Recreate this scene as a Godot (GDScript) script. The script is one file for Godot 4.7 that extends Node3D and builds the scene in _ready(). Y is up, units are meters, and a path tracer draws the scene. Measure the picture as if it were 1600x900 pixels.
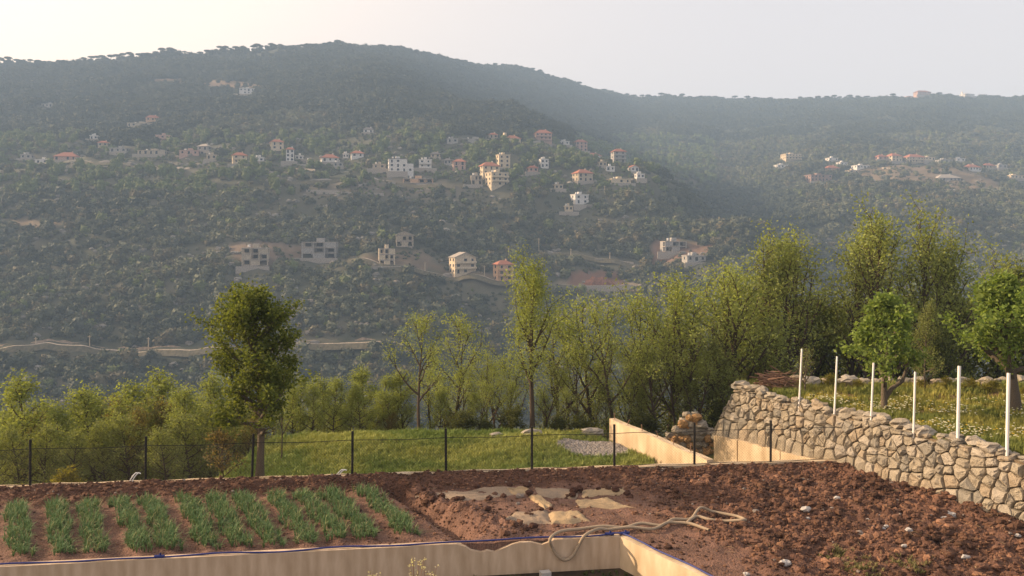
extends Node3D
# A vegetable garden on a terrace above a wooded valley; a village on the hillside across it.
# x is to the side, d = -z is the distance away, y is up; the garden soil lies at y = 0.

const F := 1331.0        # focal length in photograph pixels
const EYE := 6.0         # height of the eye above the garden
const HORIZON := 381.0   # photograph row of the horizon

class MB:
	var v := PackedVector3Array()
	var n := PackedVector3Array()
	var c := PackedColorArray()
	var i := PackedInt32Array()
	func vert(p: Vector3, col := Color.WHITE) -> int:
		v.append(p); c.append(col)
		return v.size() - 1
	func vertn(p: Vector3, nn: Vector3, col := Color.WHITE) -> int:
		v.append(p); n.append(nn); c.append(col)
		return v.size() - 1
	func tri(a: int, b: int, e: int) -> void:
		i.append(a); i.append(b); i.append(e)
	func quad(a: Vector3, b: Vector3, e: Vector3, f: Vector3, col := Color.WHITE) -> void:
		var k := v.size()
		v.append(a); v.append(b); v.append(e); v.append(f)
		c.append(col); c.append(col); c.append(col); c.append(col)
		i.append(k); i.append(k + 1); i.append(k + 2)
		i.append(k); i.append(k + 2); i.append(k + 3)
	func box(lo: Vector3, hi: Vector3, col := Color.WHITE) -> void:
		var p := []
		for k in 8:
			p.append(Vector3(hi.x if k & 1 else lo.x, hi.y if k & 2 else lo.y, hi.z if k & 4 else lo.z))
		quad(p[0], p[2], p[3], p[1], col); quad(p[5], p[7], p[6], p[4], col)
		quad(p[4], p[6], p[2], p[0], col); quad(p[1], p[3], p[7], p[5], col)
		quad(p[2], p[6], p[7], p[3], col); quad(p[4], p[0], p[1], p[5], col)
	# swept tube with smooth normals
	func tube(pts: Array, radii: Array, sides: int, col := Color.WHITE) -> void:
		var prev := -1
		var side := Vector3.ZERO
		for k in pts.size():
			var t: Vector3 = (pts[mini(k + 1, pts.size() - 1)] - pts[maxi(k - 1, 0)]).normalized()
			if side == Vector3.ZERO:
				side = t.cross(Vector3.UP if absf(t.y) < 0.9 else Vector3.RIGHT).normalized()
			else:
				side = (side - t * side.dot(t)).normalized()
			var up := t.cross(side)
			var first := v.size()
			for s in sides:
				var a := TAU * s / sides
				var nn := side * cos(a) + up * sin(a)
				v.append(pts[k] + nn * radii[k]); n.append(nn); c.append(col)
			if prev >= 0:
				for s in sides:
					var s2 := (s + 1) % sides
					tri(prev + s, prev + s2, first + s2)
					tri(prev + s, first + s2, first + s)
			prev = first
	func mesh() -> ArrayMesh:
		if n.size() == v.size():
			for k in range(0, i.size(), 3):
				var a := v[i[k]]
				if (v[i[k + 2]] - a).cross(v[i[k + 1]] - a).dot(n[i[k]]) < 0.0:
					var t := i[k + 1]
					i[k + 1] = i[k + 2]; i[k + 2] = t
		var arr := []
		arr.resize(Mesh.ARRAY_MAX)
		arr[Mesh.ARRAY_VERTEX] = v
		if n.size() == v.size():
			arr[Mesh.ARRAY_NORMAL] = n
		arr[Mesh.ARRAY_COLOR] = c
		arr[Mesh.ARRAY_INDEX] = i
		var m := ArrayMesh.new()
		m.add_surface_from_arrays(Mesh.PRIMITIVE_TRIANGLES, arr)
		return m
	func smooth_mesh() -> ArrayMesh:
		var st := SurfaceTool.new()
		st.create_from(mesh(), 0)
		st.generate_normals()
		return st.commit()

var rng := RandomNumberGenerator.new()
var nz := FastNoiseLite.new()
var nf := FastNoiseLite.new()
var M := {}
var counts := {}

func rnd(a: float, b: float) -> float:
	return rng.randf_range(a, b)

func numbered(called: String) -> String:
	var k: int = counts.get(called, 0)
	counts[called] = k + 1
	return called if k == 0 else "%s_%03d" % [called, k]

func obj(called: String, mesh: Mesh, mat: Material, parent: Node = null) -> MeshInstance3D:
	var o := MeshInstance3D.new()
	o.mesh = mesh
	o.material_override = mat
	if parent:
		o.name = called
		parent.add_child(o, true)
	else:
		o.name = numbered(called)
		add_child(o, true)
	return o

func tag(o: Node, label: String, category: String, group := "", kind := "") -> void:
	if label: o.set_meta("label", label)
	if category: o.set_meta("category", category)
	if group: o.set_meta("group", group)
	if kind: o.set_meta("kind", kind)

func thing(called: String, label: String, category: String, at := Vector3.ZERO, turn := 0.0, group := "") -> Node3D:
	var o := Node3D.new()
	o.name = numbered(called)
	add_child(o, true)
	o.position = at
	o.rotation.y = turn
	tag(o, label, category, group)
	return o

func struct(called: String, mesh: Mesh, mat: Material) -> MeshInstance3D:
	var o := obj(called, mesh, mat)
	o.set_meta("kind", "structure")
	return o

func multi(called: String, mesh: Mesh, mat: Material, xf: Array, cols: Array, label := "", parent: Node = null) -> MultiMeshInstance3D:
	var mm := MultiMesh.new()
	mm.transform_format = MultiMesh.TRANSFORM_3D
	mm.use_colors = true
	mm.mesh = mesh
	mm.instance_count = xf.size()
	for k in xf.size():
		mm.set_instance_transform(k, xf[k])
		mm.set_instance_color(k, cols[k])
	var o := MultiMeshInstance3D.new()
	o.multimesh = mm
	o.material_override = mat
	if parent:
		o.name = called
		parent.add_child(o, true)
	else:
		o.name = numbered(called)
		add_child(o, true)
	o.set_meta("kind", "stuff")
	if label: o.set_meta("label", label)
	return o

# ---------- where things are ----------
func at(px: float, py: float, d: float) -> Vector3:      # the point seen at that pixel, d metres away
	return Vector3((px - 800.0) / F * d, EYE - (py - HORIZON) / F * d, -d)
func gp(px: float, py: float, y := 0.0) -> Vector3:      # the point of a level plane seen at that pixel
	return at(px, py, (EYE - y) * F / (py - HORIZON))

func fence_d(x: float) -> float: return 22.3 + 0.12 * x
func kerb_d(x: float) -> float: return 17.07 + 0.145 * x
func stone_x(d: float) -> float: return 10.98 + (18.27 - d) * 0.4228
func ramp_x(d: float) -> float: return 5.3 - (d - 22.9) * 0.4118

func seg_dist(x: float, d: float, a: Vector3, b: Vector3) -> float:
	var p := Vector2(x, d)
	var q := Geometry2D.get_closest_point_to_segment(p, Vector2(a.x, -a.z), Vector2(b.x, -b.z))
	return p.distance_to(q)

# hills: for each column of directions, heights at growing distances
var cols_px := [-300.0, 0.0, 400.0, 500.0, 600.0, 800.0, 1000.0, 1150.0, 1300.0, 1450.0, 1600.0, 1900.0]
var cols_raw := [
	[[60, -14], [120, -38], [240, -75], [300, -56], [350, -36], [420, -10], [480, 16], [560, 52], [650, 80], [750, 108], [900, 160], [1050, 212], [1170, 245], [1350, 215], [1800, 120]],
	[[60, -14], [120, -38], [240, -75], [300, -58], [350, -37], [420, -12.6], [480, 13.6], [560, 50.6], [650, 78.8], [750, 106], [900, 160], [1050, 215], [1150, 248], [1350, 215], [1800, 120]],
	[[60, -14], [120, -38], [240, -75], [300, -58], [350, -37], [420, -8], [480, 19], [560, 52.7], [650, 82], [750, 116], [900, 168], [1050, 228], [1150, 267], [1350, 235], [1800, 130]],
	[[60, -14], [120, -38], [240, -75], [300, -58], [350, -37], [420, -10], [480, 16], [560, 51.5], [650, 84], [750, 121], [900, 181], [1050, 234], [1170, 275], [1350, 245], [1800, 135]],
	[[60, -14], [120, -38], [240, -75], [300, -58], [350, -38], [420, -12.6], [480, 13.6], [560, 50.6], [650, 87], [750, 127.7], [850, 171], [950, 201], [1050, 231], [1200, 280], [1350, 250], [1800, 140]],
	[[60, -14], [120, -38], [240, -78], [320, -62], [400, -31], [440, -13], [480, 4.6], [540, 36.8], [600, 65], [680, 98], [760, 128], [850, 128], [1000, 176], [1250, 263], [1400, 230], [1800, 140]],
	[[60, -14], [120, -38], [240, -80], [320, -62], [400, -30], [440, -18.5], [480, -2.6], [520, 18.1], [560, 40], [610, 60.5], [700, 50], [850, 96], [1050, 156], [1300, 228], [1450, 190], [1800, 120]],
	[[60, -14], [120, -38], [240, -80], [320, -55], [400, -20.7], [440, -7], [480, 11.8], [510, 20.5], [560, 6], [650, 23.6], [750, 57], [850, 86], [1050, 149], [1300, 226], [1450, 190], [1800, 120]],
	[[60, -14], [120, -38], [240, -80], [340, -55], [440, -30], [500, -12], [560, 10.6], [650, 40.7], [720, 60.6], [800, 88], [900, 115], [1050, 157], [1250, 219], [1400, 190], [1800, 120]],
	[[60, -14], [120, -38], [240, -80], [340, -55], [440, -28], [500, -9], [560, 14.8], [650, 45.5], [720, 65], [780, 83], [900, 118], [1050, 164.6], [1200, 212], [1400, 185], [1800, 120]],
	[[60, -14], [120, -38], [240, -80], [340, -55], [440, -30], [500, -10], [560, 10], [650, 38], [720, 58], [780, 76], [900, 115], [1050, 160.6], [1200, 210], [1400, 185], [1800, 120]],
	[[60, -14], [120, -38], [240, -80], [340, -55], [440, -30], [500, -10], [560, 10], [650, 38], [720, 58], [780, 76], [900, 115], [1050, 160.6], [1200, 210], [1400, 185], [1800, 120]],
]
const STEP := 10.0
var cols_y := []

func prepare_hills() -> void:
	for raw in cols_raw:
		var out := PackedFloat32Array()
		for k in 262:
			var d := k * STEP
			var y: float = raw[0][1]
			for r in raw.size() - 1:
				if d >= raw[r][0] and d <= raw[r + 1][0]:
					y = lerpf(raw[r][1], raw[r + 1][1], (d - raw[r][0]) / (raw[r + 1][0] - raw[r][0]))
			if d > raw[-1][0]: y = raw[-1][1]
			out.append(y)
		for pass_ in 2:
			var o2 := out.duplicate()
			for k in range(1, 261):
				o2[k] = (out[k - 1] + 2.0 * out[k] + out[k + 1]) / 4.0
			out = o2
		cols_y.append(out)

func hill(x: float, far: float) -> float:
	var px := clampf(800.0 + F * x / maxf(far, 1.0), cols_px[0] + 0.1, cols_px[-1] - 0.1)
	var d := far              # the ridges behind the spur lie farther back
	if far > 600.0: d = 600.0 + (far - 600.0) / (1.0 + 0.6 * smoothstep(450.0, 1000.0, px))
	var k := 0
	while px > cols_px[k + 1]: k += 1
	var t: float = (px - cols_px[k]) / (cols_px[k + 1] - cols_px[k])
	t = lerpf(t, t * t * (3.0 - 2.0 * t), 0.5)
	var q := clampf(d / STEP, 0.0, 260.0)
	var r := int(q)
	var f := q - r
	var a: PackedFloat32Array = cols_y[k]
	var b: PackedFloat32Array = cols_y[k + 1]
	var y := lerpf(lerpf(a[r], a[r + 1], f), lerpf(b[r], b[r + 1], f), t)
	y = EYE + (y - EYE) * far / maxf(d, 1.0)
	d = far
	var w := smoothstep(80.0, 300.0, d)
	return y + w * (nz.get_noise_2d(x * 0.9, d * 0.9) * 7.0 + nz.get_noise_2d(x * 3.1 + 50.0, d * 3.1) * 2.6)

func near(x: float, d: float) -> float:
	var px := 800.0 + F * x / maxf(d, 10.0)
	var fd := fence_d(x)
	if d < fd + 0.1 and x < stone_x(d) + 0.3: return -0.62
	var edge := lerpf(fd + 1.2, 29.3, smoothstep(300.0, 470.0, px))
	var y := -0.5 + 0.10 * nf.get_noise_2d(x * 6.0, d * 6.0)
	y += 0.26 * exp(-pow((x + 4.2) / 1.9, 2.0) - pow((d - 27.0) / 1.6, 2.0))
	y += 0.18 * exp(-pow((x - 0.6) / 1.6, 2.0) - pow((d - 27.6) / 1.2, 2.0))
	if d > edge: y -= (d - edge) * 13.5 / (60.0 - edge)
	if x > ramp_x(d) and x < stone_x(d) + 0.4 and d < 33.0: y = minf(y, -1.45)
	return y

func H(x: float, d: float) -> float:
	if d < 58.0: return near(x, d)
	return lerpf(near(x, minf(d, 60.0)), hill(x, d), smoothstep(58.0, 75.0, d))

func on_hill(px: float, py: float, from := 150.0, to := 2300.0) -> Vector3:   # where the sight line through a pixel meets the hillside
	var d := from
	while d < to:
		var p := at(px, py, d)
		if p.y <= H(p.x, d):
			var a := d - 4.0
			var b := d
			for k in 10:
				var m := (a + b) * 0.5
				var q := at(px, py, m)
				if q.y <= H(q.x, m): b = m
				else: a = m
			return at(px, py, b)
		d += 4.0
	return at(px, py, 1150.0)

# ---------- materials ----------
func img_tex(seed_: int, freq: float, lo: Color, hi: Color, octaves := 4, size := 512, contrast := 1.0, typ := FastNoiseLite.TYPE_SIMPLEX_SMOOTH) -> ImageTexture:
	var f := FastNoiseLite.new()
	f.seed = seed_
	f.frequency = freq
	f.noise_type = typ
	f.fractal_octaves = octaves
	var g := f.get_seamless_image(size, size)
	g.convert(Image.FORMAT_L8)
	var data := g.get_data()
	var out := PackedByteArray()
	out.resize(size * size * 3)
	var lut := []
	for k in 256:
		var t := clampf((k / 255.0 - 0.5) * contrast + 0.5, 0.0, 1.0)
		var q := lo.lerp(hi, t)
		lut.append([int(q.r * 255), int(q.g * 255), int(q.b * 255)])
	for k in size * size:
		var e: Array = lut[data[k]]
		out[k * 3] = e[0]; out[k * 3 + 1] = e[1]; out[k * 3 + 2] = e[2]
	return ImageTexture.create_from_image(Image.create_from_data(size, size, false, Image.FORMAT_RGB8, out))

func srgb(r: float, g: float, b: float) -> Color:
	return Color(r, g, b).linear_to_srgb()

func mat(col: Color, rough := 0.9, vcol := false) -> StandardMaterial3D:
	var m := StandardMaterial3D.new()
	m.albedo_color = col
	m.roughness = rough
	m.vertex_color_use_as_albedo = vcol
	m.metallic_specular = 0.3
	return m

func tex_mat(col: Color, tex: Texture2D, scale: float, bump: Texture2D = null, bump_cm := 1.0, vcol := false) -> StandardMaterial3D:
	var m := mat(col, 0.95, vcol)
	m.albedo_texture = tex
	m.uv1_triplanar = true
	m.uv1_world_triplanar = true
	m.uv1_scale = Vector3.ONE * scale
	if bump:
		m.heightmap_enabled = true
		m.heightmap_texture = bump
		m.heightmap_scale = bump_cm
	return m

func leaf_mat(back := 0.5) -> StandardMaterial3D:
	var m := mat(Color.WHITE, 0.75, true)
	m.cull_mode = BaseMaterial3D.CULL_DISABLED
	m.backlight_enabled = true
	m.backlight = Color(back, back, back * 0.7)
	return m

func make_materials() -> void:
	var grain := img_tex(3, 0.02, Color(0.72, 0.72, 0.72), Color(1, 1, 1), 5, 512, 1.6)
	var fine := img_tex(4, 0.06, Color(0.6, 0.6, 0.6), Color(1, 1, 1), 4, 512, 1.8)
	var bumps := img_tex(5, 0.03, Color.BLACK, Color.WHITE, 5)
	M.bumps = bumps
	M.soil = tex_mat(Color.WHITE, fine, 0.9, bumps, 2.0, true)
	M.clod = tex_mat(Color.WHITE, fine, 2.2, bumps, 1.0, true)
	M.clod_dark = tex_mat(srgb(0.10, 0.05, 0.036), fine, 2.2, bumps, 1.0)
	M.terrain = tex_mat(Color.WHITE, grain, 0.21, null, 1.0, true)
	M.road = tex_mat(srgb(0.42, 0.35, 0.28), grain, 0.05)
	M.earth = tex_mat(srgb(0.35, 0.265, 0.19), grain, 0.06)
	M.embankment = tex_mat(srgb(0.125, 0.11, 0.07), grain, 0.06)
	M.red_earth = tex_mat(srgb(0.29, 0.13, 0.08), grain, 0.08)
	M.field = tex_mat(Color.WHITE, grain, 0.03, null, 1.0, true)
	M.concrete = tex_mat(srgb(0.54, 0.415, 0.30), img_tex(8, 0.008, Color(0.86, 0.84, 0.81), Color(1, 1, 1), 6, 512, 1.3), 0.35, bumps, 0.3)
	M.pale_concrete = tex_mat(srgb(0.60, 0.48, 0.345), img_tex(9, 0.009, Color(0.80, 0.78, 0.74), Color(1, 1, 1), 6, 512, 1.3), 0.35, bumps, 0.3)
	M.stones = []
	for q in [[0.45, 0.385, 0.295], [0.51, 0.44, 0.345], [0.40, 0.35, 0.28], [0.48, 0.39, 0.285], [0.54, 0.475, 0.39], [0.37, 0.335, 0.28], [0.48, 0.415, 0.32]]:
		M.stones.append(tex_mat(srgb(q[0], q[1], q[2]), fine, 1.9, bumps, 3.0))
	M.orange_stone = tex_mat(srgb(0.52, 0.31, 0.14), fine, 1.3, bumps, 1.5)
	M.straw = mat(Color.WHITE, 0.9, true)
	M.rubble = tex_mat(srgb(0.22, 0.165, 0.11), fine, 1.3)
	M.limestone = tex_mat(srgb(0.43, 0.385, 0.33), fine, 1.6, bumps, 1.2)
	M.white_stone = tex_mat(srgb(0.58, 0.55, 0.53), fine, 3.0)
	M.gravel = tex_mat(srgb(0.46, 0.42, 0.38), fine, 2.0, bumps, 1.0)
	M.bark = tex_mat(srgb(0.115, 0.086, 0.063), fine, 1.7, bumps, 1.5)
	M.pale_bark = tex_mat(srgb(0.17, 0.135, 0.10), fine, 1.7, bumps, 1.5)
	M.leaf = leaf_mat(1.0)
	M.far_leaf = leaf_mat(0.25)
	M.blade = leaf_mat(0.55)
	M.concrete.uv1_scale = Vector3(0.9, 0.22, 0.9)
	M.pale_concrete.uv1_scale = Vector3(0.45, 0.16, 0.45)
	M.white_paint = mat(srgb(0.72, 0.70, 0.67), 0.5)
	M.dark_metal = mat(srgb(0.02, 0.018, 0.017), 0.5)
	M.wire = mat(srgb(0.05, 0.045, 0.04), 0.5)
	M.hose = tex_mat(srgb(0.46, 0.36, 0.26), fine, 3.0)
	M.blue = mat(srgb(0.025, 0.035, 0.15), 0.45)
	M.burlap = tex_mat(srgb(0.56, 0.41, 0.25), fine, 2.6, bumps, 1.5)
	M.pale_burlap = tex_mat(srgb(0.42, 0.32, 0.235), fine, 2.6, bumps, 1.5)
	M.twig = mat(srgb(0.21, 0.125, 0.085), 0.85)
	M.petal = mat(srgb(0.75, 0.73, 0.66), 0.7)
	M.glass = mat(srgb(0.03, 0.033, 0.04), 0.25)
	M.opening = mat(srgb(0.035, 0.03, 0.028), 0.8)
	M.tile = tex_mat(srgb(0.43, 0.17, 0.105), grain, 0.3)
	M.old_tile = tex_mat(srgb(0.36, 0.14, 0.09), grain, 0.3)
	M.grey_roof = tex_mat(srgb(0.16, 0.15, 0.15), grain, 0.3)
	M.slab = tex_mat(srgb(0.42, 0.37, 0.32), grain, 0.2)
	M.wood_pole = mat(srgb(0.38, 0.31, 0.22), 0.9)
	M.walls = {
		"white": tex_mat(srgb(0.74, 0.71, 0.68), grain, 0.15), "cream": tex_mat(srgb(0.68, 0.56, 0.40), grain, 0.15),
		"peach": tex_mat(srgb(0.66, 0.42, 0.26), grain, 0.15), "pink": tex_mat(srgb(0.55, 0.36, 0.30), grain, 0.15),
		"beige": tex_mat(srgb(0.50, 0.42, 0.32), grain, 0.15), "grey": tex_mat(srgb(0.40, 0.38, 0.36), grain, 0.15),
		"brown": tex_mat(srgb(0.36, 0.235, 0.195), grain, 0.15)}

func _ready() -> void:
	rng.seed = 7
	nz.seed = 11; nz.frequency = 0.012; nz.fractal_octaves = 3
	nf.seed = 21; nf.frequency = 0.08; nf.fractal_octaves = 3
	# camera: level, with the lens shifted down
	var cam := Camera3D.new()
	cam.name = "camera"
	cam.set_frustum(900.0 / F, Vector2(0.0, -(450.0 - HORIZON) / F), 1.0, 6000.0)
	cam.position = Vector3(0, EYE, 0)
	add_child(cam)
	cam.current = true
	var env := Environment.new()
	env.background_mode = Environment.BG_SKY
	var sm := ProceduralSkyMaterial.new()
	sm.sky_top_color = Color(0.635, 0.632, 0.655)
	sm.sky_horizon_color = Color(0.765, 0.71, 0.67)
	sm.sky_curve = 0.16
	sm.sun_angle_max = 115.0
	sm.sun_curve = 0.52
	sm.ground_bottom_color = Color(0.30, 0.27, 0.25)
	sm.ground_horizon_color = Color(0.80, 0.76, 0.73)
	var sky := Sky.new()
	sky.sky_material = sm
	env.sky = sky
	env.tonemap_mode = Environment.TONE_MAPPER_LINEAR
	env.tonemap_exposure = 2.2
	env.fog_enabled = true
	env.fog_density = 0.00042
	env.fog_light_color = Color(0.71, 0.84, 1.0)
	env.sdfgi_enabled = true
	env.ssao_enabled = true
	env.ssil_enabled = true
	var we := WorldEnvironment.new()
	we.name = "environment"
	we.environment = env
	add_child(we)
	var sun := DirectionalLight3D.new()
	sun.name = "sun"
	sun.light_energy = 1.6
	sun.light_color = Color(1.0, 0.87, 0.71)
	sun.light_angular_distance = 0.6
	sun.shadow_enabled = true
	add_child(sun)
	sun.look_at_from_position(Vector3.ZERO, Vector3(2.39, -0.95, 0.55))

	make_materials()
	prepare_hills()
	build_terrain()
	build_garden()
	build_stone_wall()
	build_ramp()
	build_terrace()
	build_roads()
	build_village()
	build_hillside_woods()
	build_ridge_pines()
	build_fence()
	build_near_trees()
	build_onions()
	build_garden_things()
	build_grass()

# ---------- the land ----------
var patches := [   # bare ground on the hillside, outlined in photograph pixels, and its colour
	[[[1335, 268], [1400, 256], [1500, 262], [1560, 285], [1580, 302], [1500, 300], [1430, 288], [1345, 282]], Color(0.20, 0.145, 0.09)],
	[[[1018, 380], [1045, 376], [1130, 384], [1110, 398], [1018, 416]], Color(0.20, 0.125, 0.09)],
	[[[890, 424], [975, 424], [980, 445], [890, 445]], Color(0.20, 0.105, 0.07)],
	[[[350, 383], [400, 376], [470, 383], [482, 398], [440, 413], [375, 418]], Color(0.17, 0.125, 0.09)],
	[[[470, 292], [600, 276], [720, 284], [726, 312], [560, 312], [470, 304]], Color(0.15, 0.13, 0.095)],
	[[[235, 122], [380, 127], [425, 138], [370, 145], [240, 131]], Color(0.28, 0.19, 0.12)],
	[[[0, 342], [70, 344], [130, 352], [60, 356], [0, 350]], Color(0.24, 0.18, 0.12)],
	[[[560, 402], [660, 388], [700, 425], [600, 420]], Color(0.17, 0.13, 0.09)],
	[[[686, 418], [800, 430], [800, 446], [690, 432]], Color(0.22, 0.17, 0.11)],
	[[[860, 440], [1000, 440], [1000, 458], [860, 456]], Color(0.22, 0.18, 0.13)],
	[[[180, 248], [340, 256], [340, 272], [180, 262]], Color(0.15, 0.135, 0.095)],
]
var patch_polys := []

func patch_at(x: float, d: float, y: float) -> int:
	if d < 250.0: return -1
	var q := Vector2(800.0 + F * x / d, HORIZON + (EYE - y) / d * F)
	for k in patch_polys.size():
		if Geometry2D.is_point_in_polygon(q, patch_polys[k]): return k
	return -1

func ground_color(x: float, d: float, y: float) -> Color:
	var n1 := nf.get_noise_2d(x * 2.0, d * 2.0)
	var n2 := nz.get_noise_2d(x * 1.7 + 400.0, d * 1.7)
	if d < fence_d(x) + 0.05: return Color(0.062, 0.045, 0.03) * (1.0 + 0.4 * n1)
	if d < 60.0:
		var px := 800.0 + F * x / d
		var edge := lerpf(fence_d(x) + 1.6, 29.0, smoothstep(300.0, 470.0, px))
		var g := Color(0.13, 0.165, 0.042).lerp(Color(0.22, 0.22, 0.06), clampf(0.5 + n1, 0.0, 1.0))
		return g.lerp(Color(0.075, 0.06, 0.036), smoothstep(edge - 0.5, edge + 0.8, d + n1))
	var k := patch_at(x, d, y)
	if k >= 0: return patches[k][1] * (1.0 + 0.35 * n1)
	var c := Color(0.065, 0.068, 0.042).lerp(Color(0.125, 0.115, 0.08), clampf(0.35 + 0.9 * n2 + 0.5 * n1, 0.0, 1.0))
	return c

func build_terrain() -> void:
	for p in patches:
		var poly := PackedVector2Array()
		for q in p[0]: poly.append(Vector2(q[0], q[1]))
		patch_polys.append(poly)
	var rings := PackedFloat32Array()
	var d := -12.0
	while d < 16.0:
		rings.append(d); d += 2.0
	while d < 60.0:
		rings.append(d); d += 0.4
	while d < 2500.0:
		rings.append(d); d *= 1.012
	var nc := 316
	var mb := MB.new()
	for r in rings:
		for c in nc:
			var tan_ := (-560.0 + c * 8.6 - 800.0) / F
			var x := tan_ * maxf(r, 60.0)
			var y := H(x, r)
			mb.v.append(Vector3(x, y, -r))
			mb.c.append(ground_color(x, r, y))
	for r in rings.size() - 1:
		for c in nc - 1:
			var a := r * nc + c
			mb.i.append(a); mb.i.append(a + nc); mb.i.append(a + nc + 1)
			mb.i.append(a); mb.i.append(a + nc + 1); mb.i.append(a + 1)
	struct("terrain", mb.smooth_mesh(), M.terrain)

# the garden soil: beds, a bank along the fence, a trench and rough clods
var trench_a := Vector3.ZERO
var trench_b := Vector3.ZERO
var bank_a := Vector3.ZERO
var bank_b := Vector3.ZERO
var rows := []            # onion rows: far end, near end

func soil_h(x: float, d: float) -> float:
	var fd := fence_d(x)
	var n1 := nf.get_noise_2d(x * 14.0, d * 14.0)
	var n2 := nf.get_noise_2d(x * 45.0 + 9.0, d * 45.0)
	var n3 := nf.get_noise_2d(x * 4.0 + 90.0, d * 4.0)
	var rough := smoothstep(0.0, 1.4, x - 3.2 + (d - 19.0) * 0.35 + n3 * 1.2)
	var y := n1 * 0.03 + n2 * 0.022
	y += rough * smoothstep(-0.1, 0.9, fd - d) * (0.05 + 0.10 * n1 + 0.10 * n2 + 0.10 * n3)
	var b := fd - d
	y += (1.0 - rough * 0.7) * 0.15 * exp(-pow((b - 0.45) / 0.42, 2.0)) * (1.0 + 0.6 * n1 + 0.5 * n2)
	y -= 0.07 * (1.0 - rough) * exp(-pow((b - 1.35) / 0.35, 2.0))
	var ta := seg_dist(x, d, trench_a, trench_b)
	y -= 0.33 * exp(-pow(ta / 0.24, 2.0))
	var tb := seg_dist(x, d, bank_a, bank_b)
	y += 0.14 * exp(-pow(tb / 0.30, 2.0)) * (1.0 + 0.8 * n1 + 0.8 * n2)
	for r in rows:
		var q := seg_dist(x, d, r[0], r[1])
		if q < 0.5: y += 0.05 * exp(-pow(q / 0.22, 2.0)) - 0.02
	return y

func soil_color(x: float, d: float) -> Color:
	var n1 := nf.get_noise_2d(x * 20.0 + 7.0, d * 20.0)
	var n3 := nf.get_noise_2d(x * 4.0 + 90.0, d * 4.0)
	var rough := smoothstep(0.0, 1.4, x - 3.2 + (d - 19.0) * 0.35 + n3 * 1.2)
	var bed := Color(0.21, 0.12, 0.089)
	var dark := Color(0.142, 0.074, 0.051)
	var b := fence_d(x) - d
	var c := bed.lerp(dark, maxf(rough * 0.75, smoothstep(1.5, 0.9, b + 0.4 * n1)))
	return c * (1.0 + 0.45 * n1)

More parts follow.
